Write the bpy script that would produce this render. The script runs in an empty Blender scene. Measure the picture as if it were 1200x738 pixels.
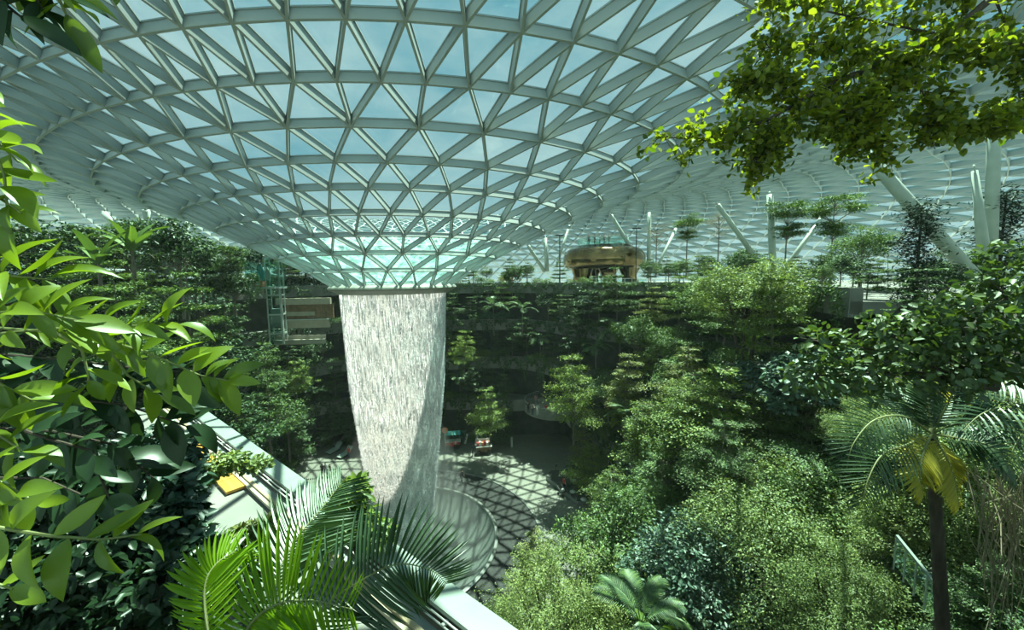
import bpy, bmesh, math, random
import numpy as np
from mathutils import Vector, Matrix

C = bpy.context.scene.collection
SC = bpy.context.scene

# ---------------------------------------------------------------- camera
EYE = Vector((0.0, 0.0, 24.5))
FPX = 458.3                       # focal length in pixels of a 1200 px wide frame
PITCH = math.radians(5.503)
ROLL = math.radians(0.814)
_F = Vector((0, math.cos(PITCH), -math.sin(PITCH)))
_U = Vector((0, math.sin(PITCH), math.cos(PITCH)))
_R = Vector((1, 0, 0))
CAM_R = _R * math.cos(ROLL) - _U * math.sin(ROLL)
CAM_U = _R * math.sin(ROLL) + _U * math.cos(ROLL)
cam_data = bpy.data.cameras.new('camera')
cam = bpy.data.objects.new('camera', cam_data)
C.objects.link(cam)
cam_data.sensor_fit = 'HORIZONTAL'
cam_data.sensor_width = 36.0
cam_data.lens = 36.0 * FPX / 1200.0
cam_data.clip_start = 0.05
cam_data.clip_end = 1000
m3 = Matrix((CAM_R, CAM_U, -_F)).transposed()
cam.matrix_world = Matrix.Translation(EYE) @ m3.to_4x4()
SC.camera = cam

# ---------------------------------------------------------------- sky
world = bpy.data.worlds.new('sky')
SC.world = world
world.use_nodes = True
nt = world.node_tree
nt.nodes.clear()
w_out = nt.nodes.new('ShaderNodeOutputWorld')
w_bg = nt.nodes.new('ShaderNodeBackground')
w_tc = nt.nodes.new('ShaderNodeTexCoord')
w_map = nt.nodes.new('ShaderNodeMapping')
w_map.inputs['Scale'].default_value = (1.0, 1.0, 2.2)
w_noise = nt.nodes.new('ShaderNodeTexNoise')
w_noise.inputs['Scale'].default_value = 2.6
w_noise.inputs['Detail'].default_value = 7
w_noise.inputs['Roughness'].default_value = 0.58
w_ramp = nt.nodes.new('ShaderNodeValToRGB')
w_ramp.color_ramp.elements[0].position = 0.36
w_ramp.color_ramp.elements[0].color = (0.30, 0.61, 0.74, 1)
w_ramp.color_ramp.elements[1].position = 0.66
w_ramp.color_ramp.elements[1].color = (0.86, 0.98, 1.0, 1)
nt.links.new(w_tc.outputs['Generated'], w_map.inputs['Vector'])
nt.links.new(w_map.outputs['Vector'], w_noise.inputs['Vector'])
nt.links.new(w_noise.outputs['Fac'], w_ramp.inputs['Fac'])
w_sep = nt.nodes.new('ShaderNodeSeparateXYZ')
w_hor = nt.nodes.new('ShaderNodeMapRange')                 # pale haze towards the horizon, all the way round
w_hor.inputs['From Min'].default_value = 0.02; w_hor.inputs['From Max'].default_value = 0.32
w_hor.inputs['To Min'].default_value = 0.85; w_hor.inputs['To Max'].default_value = 0.0
w_mix = nt.nodes.new('ShaderNodeMix'); w_mix.data_type = 'RGBA'
w_mix.inputs[7].default_value = (0.86, 1.0, 1.0, 1)
nt.links.new(w_tc.outputs['Generated'], w_sep.inputs[0]); nt.links.new(w_sep.outputs['Z'], w_hor.inputs['Value'])
nt.links.new(w_hor.outputs['Result'], w_mix.inputs[0]); nt.links.new(w_ramp.outputs['Color'], w_mix.inputs[6])
nt.links.new(w_mix.outputs[2], w_bg.inputs['Color'])
w_bg.inputs['Strength'].default_value = 0.66
nt.links.new(w_bg.outputs['Background'], w_out.inputs['Surface'])

# ---------------------------------------------------------------- sun
SUN_DIR = Vector((0.15, 0.33, 0.93)).normalized()      # towards the sun: high, ahead and slightly right
sun_data = bpy.data.lights.new('sun', 'SUN')
sun_data.energy = 16.5
sun_data.angle = math.radians(0.6)
sun_data.color = (1.0, 0.92, 0.74)
sun = bpy.data.objects.new('sun', sun_data)
C.objects.link(sun)
sun.rotation_euler = (-SUN_DIR).to_track_quat('-Z', 'Y').to_euler()
sun.location = (20, 40, 80)

# ---------------------------------------------------------------- exposure
SC.view_settings.view_transform = 'Standard'
SC.view_settings.look = 'None'
SC.view_settings.gamma = 1.0
SC.view_settings.use_curve_mapping = False
SC.view_settings.exposure = 0.18
SC.cycles.max_bounces = 6
SC.cycles.diffuse_bounces = 3
SC.cycles.glossy_bounces = 3
SC.cycles.transmission_bounces = 4
SC.cycles.transparent_max_bounces = 24
SC.cycles.caustics_reflective = False
SC.cycles.caustics_refractive = False

# ---------------------------------------------------------------- helpers
def ray(px, py):
    x = (px - 600.0) / FPX
    y = (369.0 - py) / FPX
    return (CAM_R * x + CAM_U * y + _F)

def at_y(px, py, Y):                   # the point of a line of sight at forward distance Y
    d = ray(px, py)
    return EYE + d * (Y / d.y)

def at_z(px, py, Z):                   # ... at height Z
    d = ray(px, py)
    return EYE + d * ((Z - EYE.z) / d.z)

def project(P):                        # numpy (n,3) -> pixel coordinates and depth
    P = np.asarray(P, float) - np.array(EYE)
    d = P @ np.array(_F)
    d = np.where(np.abs(d) < 1e-6, 1e-6, d)
    return np.stack([600 + FPX * (P @ np.array(CAM_R)) / d, 369 - FPX * (P @ np.array(CAM_U)) / d, d], -1)

class MB:
    """collects polygons; build() links them as one mesh object"""
    def __init__(self):
        self.v = []; self.f = []; self.mi = []
    def add(self, verts, faces, mi=0):
        b = len(self.v)
        self.v.extend(tuple(p) for p in verts)
        for f in faces:
            self.f.append(tuple(b + i for i in f)); self.mi.append(mi)
        return self
    def box(self, c, s, rz=0.0, mi=0):
        cx, cy, cz = c; sx, sy, sz = s[0] / 2, s[1] / 2, s[2] / 2
        cr, sr = math.cos(rz), math.sin(rz)
        vs = []
        for z in (-sz, sz):
            for x, y in ((-sx, -sy), (sx, -sy), (sx, sy), (-sx, sy)):
                vs.append((cx + x * cr - y * sr, cy + x * sr + y * cr, cz + z))
        return self.add(vs, [(3, 2, 1, 0), (4, 5, 6, 7), (0, 1, 5, 4), (1, 2, 6, 5), (2, 3, 7, 6), (3, 0, 4, 7)], mi)
    def bar(self, p, q, w, h, up=(0, 0, 1), mi=0, drop=0.0):
        # rectangular bar from p to q; its lower face lies on the line pq, it rises by h along up
        p = Vector(p); q = Vector(q); up = Vector(up)
        d = (q - p).normalized()
        s = d.cross(up).normalized() * (w / 2)
        u = s.cross(d).normalized() * h
        if u.dot(up) < 0: u = -u
        o = u * drop
        vs = [p - s + o, p + s + o, p + s + u + o, p - s + u + o, q - s + o, q + s + o, q + s + u + o, q - s + u + o]
        return self.add(vs, [(0, 1, 2, 3), (7, 6, 5, 4), (0, 4, 5, 1), (1, 5, 6, 2), (2, 6, 7, 3), (3, 7, 4, 0)], mi)
    def tube(self, pts, rad, n=6, caps=True, mi=0):
        pts = [Vector(p) for p in pts]
        if not hasattr(rad, '__len__'): rad = [rad] * len(pts)
        vs = []
        ref = Vector((0.0, 0.0, 1.0))
        for i, p in enumerate(pts):
            a = pts[max(i - 1, 0)]; b = pts[min(i + 1, len(pts) - 1)]
            d = (b - a)
            d = d.normalized() if d.length > 1e-9 else Vector((0, 0, 1))
            r = ref if abs(d.dot(ref)) < 0.95 else Vector((1.0, 0.0, 0.0))
            s = d.cross(r).normalized(); t = s.cross(d).normalized()
            for k in range(n):
                an = 2 * math.pi * k / n
                vs.append(p + s * (math.cos(an) * rad[i]) + t * (math.sin(an) * rad[i]))
        fs = []
        for i in range(len(pts) - 1):
            for k in range(n):
                k2 = (k + 1) % n
                fs.append((i * n + k, i * n + k2, (i + 1) * n + k2, (i + 1) * n + k))
        if caps:
            fs.append(tuple(range(n - 1, -1, -1)))
            fs.append(tuple((len(pts) - 1) * n + k for k in range(n)))
        return self.add(vs, fs, mi)
    def lathe(self, prof, n=24, c=(0, 0, 0), mi=0, a0=0.0, a1=2 * math.pi):
        full = abs(a1 - a0 - 2 * math.pi) < 1e-6
        m = n if full else n + 1
        vs = []
        for i in range(m):
            a = a0 + (a1 - a0) * i / n
            for r, z in prof:
                vs.append((c[0] + r * math.cos(a), c[1] + r * math.sin(a), c[2] + z))
        k = len(prof); fs = []
        for i in range(n):
            j = (i + 1) % m
            for s in range(k - 1):
                fs.append((i * k + s, j * k + s, j * k + s + 1, i * k + s + 1))
        return self.add(vs, fs, mi)
    def mesh(self, name, mats, smooth=False):
        me = bpy.data.meshes.new(name)
        me.from_pydata(self.v, [], self.f)
        if not isinstance(mats, (list, tuple)): mats = [mats]
        for m in mats: me.materials.append(m)
        if len(mats) > 1: me.polygons.foreach_set('material_index', self.mi)
        if smooth: me.polygons.foreach_set('use_smooth', [True] * len(self.f))
        me.update()
        return me
    def build(self, name, mats, parent=None, smooth=False, kind=None):
        return link(name, self.mesh(name, mats, smooth), parent, kind)

def link(name, me, parent=None, kind=None):
    o = bpy.data.objects.new(name, me)
    C.objects.link(o)
    if parent is not None: o.parent = parent
    if kind: o['kind'] = kind
    return o

def array_mesh(name, V, F, mat, smooth=False):
    """mesh from numpy arrays; F is (n,3) or (n,4)"""
    V = np.asarray(V, np.float32); F = np.asarray(F, np.int32)
    me = bpy.data.meshes.new(name)
    me.vertices.add(len(V)); me.vertices.foreach_set('co', V.ravel())
    k = F.shape[1]
    me.loops.add(F.size); me.loops.foreach_set('vertex_index', F.ravel())
    me.polygons.add(len(F))
    me.polygons.foreach_set('loop_start', np.arange(0, F.size, k, dtype=np.int32))
    me.polygons.foreach_set('loop_total', np.full(len(F), k, np.int32))
    if smooth: me.polygons.foreach_set('use_smooth', np.ones(len(F), bool))
    me.materials.append(mat)
    me.update(calc_edges=True)
    return me

def tag(o, label=None, cat=None, group=None, kind=None):
    if label: o['label'] = label
    if cat: o['category'] = cat
    if group: o['group'] = group
    if kind: o['kind'] = kind
    return o

def thing(name, label, cat, loc=(0, 0, 0), rz=0.0, group=None, scale=None):
    o = bpy.data.objects.new(name, None)
    C.objects.link(o)
    o.empty_display_size = 0.2
    o.location = loc; o.rotation_euler = (0, 0, rz)
    if scale is not None: o.scale = scale if hasattr(scale, '__len__') else (scale,) * 3
    return tag(o, label, cat, group)

# ---------------------------------------------------------------- materials
def new_mat(name):
    m = bpy.data.materials.new(name); m.use_nodes = True
    t = m.node_tree; t.nodes.clear()
    out = t.nodes.new('ShaderNodeOutputMaterial')
    return m, t, out

def noise_color(t, c1, c2, scale, detail=4, coord='Object', stretch=None, lo=0.35, hi=0.65):
    tc = t.nodes.new('ShaderNodeTexCoord')
    n = t.nodes.new('ShaderNodeTexNoise'); n.inputs['Scale'].default_value = scale; n.inputs['Detail'].default_value = detail
    if stretch:
        mp = t.nodes.new('ShaderNodeMapping'); mp.inputs['Scale'].default_value = stretch
        t.links.new(tc.outputs[coord], mp.inputs['Vector']); t.links.new(mp.outputs['Vector'], n.inputs['Vector'])
    else:
        t.links.new(tc.outputs[coord], n.inputs['Vector'])
    r = t.nodes.new('ShaderNodeValToRGB')
    r.color_ramp.elements[0].position = lo; r.color_ramp.elements[1].position = hi
    r.color_ramp.elements[0].color = (*c1, 1); r.color_ramp.elements[1].color = (*c2, 1)
    t.links.new(n.outputs['Fac'], r.inputs['Fac'])
    return r.outputs['Color'], n.outputs['Fac']

def solid(name, c1, c2=None, rough=0.6, metal=0.0, scale=6.0, bump=0.0, stretch=None, spec=0.4):
    m, t, out = new_mat(name)
    b = t.nodes.new('ShaderNodeBsdfPrincipled')
    b.inputs['Roughness'].default_value = rough; b.inputs['Metallic'].default_value = metal
    b.inputs['Specular IOR Level'].default_value = spec
    if c2 is None: c2 = tuple(min(1, v * 1.15) for v in c1)
    col, fac = noise_color(t, c1, c2, scale, stretch=stretch)
    t.links.new(col, b.inputs['Base Color'])
    if bump:
        bp = t.nodes.new('ShaderNodeBump'); bp.inputs['Strength'].default_value = bump; bp.inputs['Distance'].default_value = 0.05
        t.links.new(fac, bp.inputs['Height']); t.links.new(bp.outputs['Normal'], b.inputs['Normal'])
    t.links.new(b.outputs['BSDF'], out.inputs['Surface'])
    return m

def leaf_mat(name, dark, light, trans=None, mix=0.35, gloss=0.035, rough=0.5):
    """leaf: diffuse + light passing through + a soft sheen; each leaf has its own tint"""
    m, t, out = new_mat(name)
    geo = t.nodes.new('ShaderNodeNewGeometry')
    oi = t.nodes.new('ShaderNodeObjectInfo')
    add = t.nodes.new('ShaderNodeMath'); add.operation = 'ADD'
    mul = t.nodes.new('ShaderNodeMath'); mul.operation = 'MULTIPLY_ADD'
    mul.inputs[1].default_value = 0.45; mul.inputs[2].default_value = -0.22
    t.links.new(oi.outputs['Random'], mul.inputs[0])
    t.links.new(geo.outputs['Random Per Island'], add.inputs[0]); t.links.new(mul.outputs[0], add.inputs[1])
    r = t.nodes.new('ShaderNodeValToRGB')
    r.color_ramp.elements[0].position = 0.1; r.color_ramp.elements[1].position = 0.95
    r.color_ramp.elements[0].color = (*dark, 1); r.color_ramp.elements[1].color = (*light, 1)
    t.links.new(add.outputs[0], r.inputs['Fac'])
    d = t.nodes.new('ShaderNodeBsdfDiffuse'); t.links.new(r.outputs['Color'], d.inputs['Color'])
    tr = t.nodes.new('ShaderNodeBsdfTranslucent')
    if trans is None: trans = (1.3, 1.25, 0.5)
    mc = t.nodes.new('ShaderNodeMix'); mc.data_type = 'RGBA'; mc.blend_type = 'MULTIPLY'; mc.inputs[0].default_value = 1.0
    mc.inputs[7].default_value = (*trans, 1)
    t.links.new(r.outputs['Color'], mc.inputs[6]); t.links.new(mc.outputs[2], tr.inputs['Color'])
    mx = t.nodes.new('ShaderNodeMixShader'); mx.inputs[0].default_value = mix
    t.links.new(d.outputs[0], mx.inputs[1]); t.links.new(tr.outputs[0], mx.inputs[2])
    g = t.nodes.new('ShaderNodeBsdfGlossy'); g.inputs['Roughness'].default_value = rough
    g.inputs['Color'].default_value = (0.9, 1.0, 0.95, 1)
    m2 = t.nodes.new('ShaderNodeMixShader'); m2.inputs[0].default_value = gloss
    t.links.new(mx.outputs[0], m2.inputs[1]); t.links.new(g.outputs[0], m2.inputs[2])
    t.links.new(m2.outputs[0], out.inputs['Surface'])
    return m

def clear_mat(name, tint, refl=0.08, rough=0.02):
    """thin clear pane: straight-through light with a tint, plus a mirror share that grows at grazing angles"""
    m, t, out = new_mat(name)
    tr = t.nodes.new('ShaderNodeBsdfTransparent'); tr.inputs['Color'].default_value = (*tint, 1)
    g = t.nodes.new('ShaderNodeBsdfGlossy'); g.inputs['Roughness'].default_value = rough; g.inputs['Color'].default_value = (0.8, 0.95, 0.95, 1)
    lw = t.nodes.new('ShaderNodeLayerWeight'); lw.inputs['Blend'].default_value = 0.25
    mu = t.nodes.new('ShaderNodeMath'); mu.operation = 'MULTIPLY_ADD'; mu.inputs[1].default_value = 0.45; mu.inputs[2].default_value = refl * 0.4
    t.links.new(lw.outputs['Fresnel'], mu.inputs[0])
    mx = t.nodes.new('ShaderNodeMixShader')
    t.links.new(mu.outputs[0], mx.inputs[0]); t.links.new(tr.outputs[0], mx.inputs[1]); t.links.new(g.outputs[0], mx.inputs[2])
    t.links.new(mx.outputs[0], out.inputs['Surface'])
    return m

def veil_mat(name, color, lo, hi, scale, stretch, amax=0.8, detail=5, white=0.5):
    """falling or flowing water: patchy white water over clear gaps"""
    m, t, out = new_mat(name)
    tc = t.nodes.new('ShaderNodeTexCoord')
    mp = t.nodes.new('ShaderNodeMapping'); mp.inputs['Scale'].default_value = stretch
    n = t.nodes.new('ShaderNodeTexNoise'); n.inputs['Scale'].default_value = scale; n.inputs['Detail'].default_value = detail
    t.links.new(tc.outputs['Object'], mp.inputs['Vector']); t.links.new(mp.outputs['Vector'], n.inputs['Vector'])
    r = t.nodes.new('ShaderNodeMapRange'); r.inputs['From Min'].default_value = lo; r.inputs['From Max'].default_value = hi
    r.inputs['To Min'].default_value = 0.04; r.inputs['To Max'].default_value = amax
    t.links.new(n.outputs['Fac'], r.inputs['Value'])
    d = t.nodes.new('ShaderNodeBsdfDiffuse'); d.inputs['Color'].default_value = (*color, 1)
    tl = t.nodes.new('ShaderNodeBsdfTranslucent'); tl.inputs['Color'].default_value = (*color, 1)
    mx = t.nodes.new('ShaderNodeMixShader'); mx.inputs[0].default_value = white
    t.links.new(d.outputs[0], mx.inputs[1]); t.links.new(tl.outputs[0], mx.inputs[2])
    tr = t.nodes.new('ShaderNodeBsdfTransparent'); tr.inputs['Color'].default_value = (0.92, 0.98, 0.97, 1)
    m2 = t.nodes.new('ShaderNodeMixShader')
    t.links.new(r.outputs['Result'], m2.inputs[0]); t.links.new(tr.outputs[0], m2.inputs[1]); t.links.new(mx.outputs[0], m2.inputs[2])
    t.links.new(m2.outputs[0], out.inputs['Surface'])
    return m

HAZE = 0.00035
# ================================================================ the glass roof
AX = Vector((-10.404, 34.752, 0.0))                 # the axis of the oculus
M_steel = solid('roof_steel', (0.41, 0.46, 0.455), (0.46, 0.51, 0.505), rough=0.45, scale=0.6)
M_glass = clear_mat('roof_glass', (0.66, 0.92, 0.90))
M_rim = solid('oculus_steel', (0.30, 0.31, 0.28), (0.36, 0.37, 0.33), rough=0.5, scale=1.5)

TH0 = math.radians(5.928)
W1, W2, W3, W4 = 0.0760, -0.0527, 0.0060, 0.0140
QQ, QA = -0.0925, -0.4499
# (radius, height above the eye, segments, half-step phase)
RINGS = [(5.0, -0.73, 24, 0.0), (6.75, 0.5, 24, 0.5), (8.86, 1.6, 24, 0.0), (10.71, 2.58, 48, 0.0), (12.62, 3.55, 48, 0.5),
         (14.54, 4.51, 48, 0.0), (16.56, 5.28, 48, 0.5), (18.67, 6.06, 48, 0.0), (20.91, 6.73, 96, 0.0), (23.19, 7.36, 96, 0.5)]
def zprof(r):
    return float(np.interp(r, [23.19, 27, 31, 36, 42, 48, 54, 60, 66, 72, 78, 84, 90, 96, 100],
                           [7.36, 8.25, 9.05, 9.8, 10.3, 10.4, 10.1, 9.4, 8.2, 6.5, 4.3, 1.5, -2.2, -7.5, -13.0]))
r_, n_, ph_ = 23.19, 96, 0.5
while r_ < 97:
    r_ += 2.45 if r_ < 44 else 3.3
    ph_ = 0.0 if ph_ else 0.5
    RINGS.append((r_, zprof(r_), n_, ph_))

def ring_points(R, z, n, ph):
    th = TH0 + (np.arange(n) + ph) * 2 * math.pi / n
    s = min(R / 20.0, 1.3)
    th = th + (W1 * np.sin(th) + W2 * np.cos(th) + W3 * np.sin(2 * th) + W4 * np.cos(2 * th)) * s
    rr = R * (1 + QQ * s * np.cos(2 * (th - QA)))
    return np.stack([AX.x + 0.0097 * (R - 5) + rr * np.sin(th), AX.y - 0.0443 * min(R - 5, 20) - rr * np.cos(th), 0 * th + EYE.z + z], 1)

ring_pts = [ring_points(*r) for r in RINGS]
def surf_normal(i, P):
    # outward-up normal of the roof surface at ring i
    R0, z0 = RINGS[max(i - 1, 0)][:2]; R1, z1 = RINGS[min(i + 1, len(RINGS) - 1)][:2]
    d = np.array([P[0] - AX.x, P[1] - AX.y]); d /= np.hypot(*d)
    t = np.array([d[0] * (R1 - R0), d[1] * (R1 - R0), z1 - z0]); t /= np.linalg.norm(t)
    n = np.array([-t[2] * d[0], -t[2] * d[1], math.hypot(t[0], t[1])])
    return n
ring_nrm = [np.array([surf_normal(i, p) for p in P]) for i, P in enumerate(ring_pts)]
DEPTH = 0.42
edges, tris = [], []                                # indices are (ring, k)
for i, (R, z, n, ph) in enumerate(RINGS):
    for k in range(n): edges.append(((i, k), (i, (k + 1) % n), 'ring'))
    if i + 1 == len(RINGS): break
    n2, ph2 = RINGS[i + 1][2:]
    if n2 == n:
        for k in range(n):
            a, b = (i, k), (i, (k + 1) % n)
            if ph == 0.0:                            # upper ring is half a step ahead
                c, d = (i + 1, k), (i + 1, (k - 1) % n)
            else:
                c, d = (i + 1, (k + 1) % n), (i + 1, k)
            edges.append((a, c, 'brace')); edges.append((a, d, 'brace'))
            tris.append((a, b, c)); tris.append((a, c, d))
    else:                                            # twice as many on the outer ring
        for k in range(n):
            a, b = (i, k), (i, (k + 1) % n)
            c0, c1, c2 = (i + 1, (2 * k - 1) % n2), (i + 1, 2 * k), (i + 1, (2 * k + 1) % n2)
            for c in (c0, c1, c2): edges.append((a, c, 'brace'))
            tris += [(a, c1, c0), (a, c2, c1), (a, b, c2)]
def pt(ix): return ring_pts[ix[0]][ix[1]]
def nr(ix): return ring_nrm[ix[0]][ix[1]]

ceiling = bpy.data.objects.new('ceiling', None); C.objects.link(ceiling)
tag(ceiling, 'domed glass roof of triangular panes in a pale steel lattice, dipping to a round opening', None, None, 'structure')

def in_frame_size(ps):
    q = project(ps)
    if (q[:, 2] < 1).any(): return 0.0
    c = q[:, :2].mean(0)
    if not (-20 < c[0] < 1220 and -20 < c[1] < 330): return 0.0
    if c[0] > 900 and c[1] < 190: return 0.0
    return float(np.hypot(*(q[:, :2].max(0) - q[:, :2].min(0))))

def beam(mb, a, b):
    p, q = pt(a), pt(b); n = nr(a) + nr(b)
    r = RINGS[min(a[0], b[0])][0]
    w = 0.085 if r > 6 else 0.08
    h = DEPTH if r > 12 else 0.34
    if r > 43: h = 0.6
    mb.bar(p, q, w, h, n)
    if r < 42: mb.bar(p, q, w + 0.07, 0.05, n, drop=(h - 0.05) / 0.05)
sizes = sorted(range(len(edges)), key=lambda e: -in_frame_size(np.array([pt(edges[e][0]), pt(edges[e][1])])))
own = set(sizes[:300])
rest = MB()
for e, (a, b, kind) in enumerate(edges):
    if e in own:
        mb = MB(); beam(mb, a, b); mb.build('roof_beam', M_steel, ceiling)
    else:
        beam(rest, a, b)
rest.build('roof_lattice', M_steel, ceiling, kind='stuff')

def pane(mb, t):
    ps = [pt(ix) + nr(ix) * (DEPTH - 0.02) for ix in t]
    c = sum(ps) / 3
    ps = [c + (p - c) * 0.985 for p in ps]
    n = np.cross(ps[1] - ps[0], ps[2] - ps[0]); n = n / (np.linalg.norm(n) + 1e-9) * 0.0
    mb.add(ps, [(0, 1, 2)])
sizes = sorted(range(len(tris)), key=lambda e: -in_frame_size(np.array([pt(ix) for ix in tris[e]])))
own = set(sizes[:300])
rest = MB()
for e, t in enumerate(tris):
    if e in own:
        mb = MB(); pane(mb, t); mb.build('glass_pane', M_glass, ceiling)
    else:
        pane(rest, t)
rest.build('roof_glazing', M_glass, ceiling, kind='stuff')

# the rim of the oculus
mb = MB()
zr = EYE.z - 0.73
N = 96
prof = [(5.35, 0.10), (5.42, -0.02), (5.30, -0.16), (4.62, -0.50), (4.50, -0.50), (4.50, 0.25), (5.0, 0.30), (5.35, 0.10)]
vs, fs = [], []
for i in range(N):
    a = 2 * math.pi * i / N
    for R, z in prof:
        rr = R * (1 + QQ * (R / 20.0) * math.cos(2 * (a - QA)))
        vs.append((AX.x + rr * math.sin(a), AX.y - rr * math.cos(a), zr + z))
k = len(prof)
for i in range(N):
    j = (i + 1) % N
    for s in range(k - 1): fs.append((i * k + s, i * k + s + 1, j * k + s + 1, j * k + s))
mb.add(vs, fs)
mb.build('oculus_rim', M_rim, ceiling)

# water running down the inner slopes of the funnel towards the opening
M_film = veil_mat('running_water', (0.50, 0.80, 0.70), 0.36, 0.66, 2.2, (1, 1, 1), amax=0.55, detail=4, white=0.8)
vs, fs = [], []
film = [(4.55, -0.30), (5.5, 0.25), (6.75, 1.05), (8.0, 1.72), (9.2, 2.30), (9.9, 2.62)]
for i in range(N):
    a = 2 * math.pi * i / N
    for j, (R, z) in enumerate(film):
        rr = R * (1 + QQ * (R / 20.0) * math.cos(2 * (a - QA)))
        vs.append((AX.x + rr * math.sin(a), AX.y - rr * math.cos(a), EYE.z + z + 0.12))
k = len(film)
for i in range(N):
    j = (i + 1) % N
    for s in range(k - 1): fs.append((i * k + s, i * k + s + 1, j * k + s + 1, j * k + s))
mb = MB().add(vs, fs)
o = mb.build('running_water', M_film, None, smooth=True, kind='stuff')
tag(o, 'thin sheet of teal rippling water on the lowest glass slopes above the opening', 'water')
# ================================================================ floor, pool, terraces
def tile_mat(name, c1, c2, cj, size, joint=0.02, rough=0.5):
    m, t, out = new_mat(name)
    tc = t.nodes.new('ShaderNodeTexCoord')
    br = t.nodes.new('ShaderNodeTexBrick')
    br.inputs['Scale'].default_value = 1.0
    br.inputs['Brick Width'].default_value = size; br.inputs['Row Height'].default_value = size * 0.5
    br.inputs['Mortar Size'].default_value = joint
    br.inputs['Color1'].default_value = (*c1, 1); br.inputs['Color2'].default_value = (*c2, 1); br.inputs['Mortar'].default_value = (*cj, 1)
    t.links.new(tc.outputs['Object'], br.inputs['Vector'])
    b = t.nodes.new('ShaderNodeBsdfPrincipled'); b.inputs['Roughness'].default_value = rough
    t.links.new(br.outputs['Color'], b.inputs['Base Color'])
    t.links.new(b.outputs['BSDF'], out.inputs['Surface'])
    return m
M_plaza = tile_mat('plaza_stone', (0.15, 0.163, 0.135), (0.18, 0.19, 0.16), (0.115, 0.125, 0.105), 1.2, 0.015, 0.45)
M_granite = solid('dark_granite', (0.016, 0.02, 0.019), (0.028, 0.033, 0.031), rough=0.5, spec=0.25, scale=3)
M_lip = solid('pool_lip_steel', (0.30, 0.33, 0.31), rough=0.3, metal=0.7)
M_basin = solid('pool_basin', (0.10, 0.13, 0.12), (0.14, 0.175, 0.16), rough=0.35, scale=0.4)
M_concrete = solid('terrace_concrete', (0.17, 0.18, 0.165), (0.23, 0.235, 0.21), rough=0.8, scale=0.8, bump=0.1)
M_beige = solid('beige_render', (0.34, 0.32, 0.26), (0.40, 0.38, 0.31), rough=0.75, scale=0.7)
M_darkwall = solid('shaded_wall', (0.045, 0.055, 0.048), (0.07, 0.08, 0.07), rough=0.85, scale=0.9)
M_soil = solid('planting_soil', (0.016, 0.018, 0.011), (0.03, 0.03, 0.018), rough=0.95, scale=2, bump=0.2)

PC = Vector((AX.x - 0.628, AX.y - 0.232, 0))          # the middle of the pool
def bump(phi, c, w): 
    d = (phi - c + 180) % 360 - 180
    return math.exp(-(d / w) ** 2)
def edge_r(level, phi):
    """radius of the edge of a level around the oculus axis; phi in degrees, 90 = straight ahead"""
    right = 1 / (1 + math.exp((phi - 22) / 7.0))                            # 1 on the right hand side
    base = [21.0, 22.6, 25.0, 27.0, 29.5][level]
    wide = [20.0, 21.5, 24.5, 28.0, 32.5][level]
    r = base * (1 - right) + wide * right
    if level == 0: r += 7.5 * bump(phi, 52, 9) + 5.5 * bump(phi, 130, 12)
    if level == 1: r += 4.2 * bump(phi, 53, 10) + 5.0 * bump(phi, 130, 12)
    if level in (2, 3): r += 3.0 * bump(phi, 130, 14) + 1.2 * math.sin(math.radians(phi) * 7)
    if level == 4: r += 3.5 * bump(phi, 130, 16) + 0.8 * math.sin(math.radians(phi) * 6)
    return r
LEVEL_Z = [0.0, 5.7, 11.5, 17.2, 22.9]
def polar(R, phi, z=0.0):
    a = math.radians(phi)
    return Vector((AX.x + R * math.cos(a), AX.y + R * math.sin(a), z))
PHI0, PHI1, NPHI = -24, 236, 130
PHIS = [PHI0 + (PHI1 - PHI0) * i / NPHI for i in range(NPHI + 1)]

def slope_z(R, ph):
    """height of the planted slope that replaces the terraces on the viewer's side"""
    w = np.clip((np.asarray(ph, float) + 48.0) / 24.0, 0, 1)
    u = np.clip((R - 19.5) / (17.5 - 4.0 * w), 0, 1)
    return (20.3 + 2.3 * w) * u ** 2.1 + 0.25 * np.sin(R * 1.7 + ph * 0.3)

# plaza floor with a round hole for the pool surround
R_RING, R_POOL = 13.58, 9.17
mb = MB()
n = 128; vs = []; fs = []
for i in range(n):
    a = 2 * math.pi * i / n
    vs.append((PC.x + R_RING * math.cos(a), PC.y + R_RING * math.sin(a), 0.0))
    vs.append((PC.x + 48 * math.cos(a), PC.y + 48 * math.sin(a), 0.0))
for i in range(n):
    j = (i + 1) % n
    fs.append((2 * i, 2 * i + 1, 2 * j + 1, 2 * j))
mb.add(vs, fs)
floor = mb.build('floor', M_plaza, kind='structure')
tag(floor, 'pale stone plaza floor around the pool, crossed by triangular shadows')
MB().lathe([(R_POOL + 0.25, -0.03), (R_RING - 0.12, -0.03)], 128, (PC.x, PC.y, 0)).build('granite_ring', M_granite, floor)
MB().lathe([(R_RING - 0.16, 0.0), (R_RING - 0.16, 0.05), (R_RING + 0.06, 0.05), (R_RING + 0.06, 0.0)], 128, (PC.x, PC.y, 0)).build('ring_kerb', M_lip, floor)
pool = thing('pool', 'round sunken pool with a steel lip under the waterfall', 'pool', (PC.x, PC.y, 0))
MB().lathe([(R_POOL + 0.28, -0.04), (R_POOL + 0.28, 0.16), (R_POOL + 0.20, 0.2), (R_POOL, 0.2), (R_POOL - 0.05, 0.08)], 128).build('pool_lip', M_lip, pool)
MB().lathe([(R_POOL - 0.02, 0.1), (9.0, -0.25), (8.5, -1.1), (7.5, -2.2), (5.6, -3.2), (2.5, -3.7), (0.01, -3.8)], 96).build('basin', M_basin, pool, smooth=True)
MP, t, out = new_mat('pool_water')
b = t.nodes.new('ShaderNodeBsdfPrincipled'); b.inputs['Base Color'].default_value = (0.035, 0.055, 0.05, 1); b.inputs['Roughness'].default_value = 0.18
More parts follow.
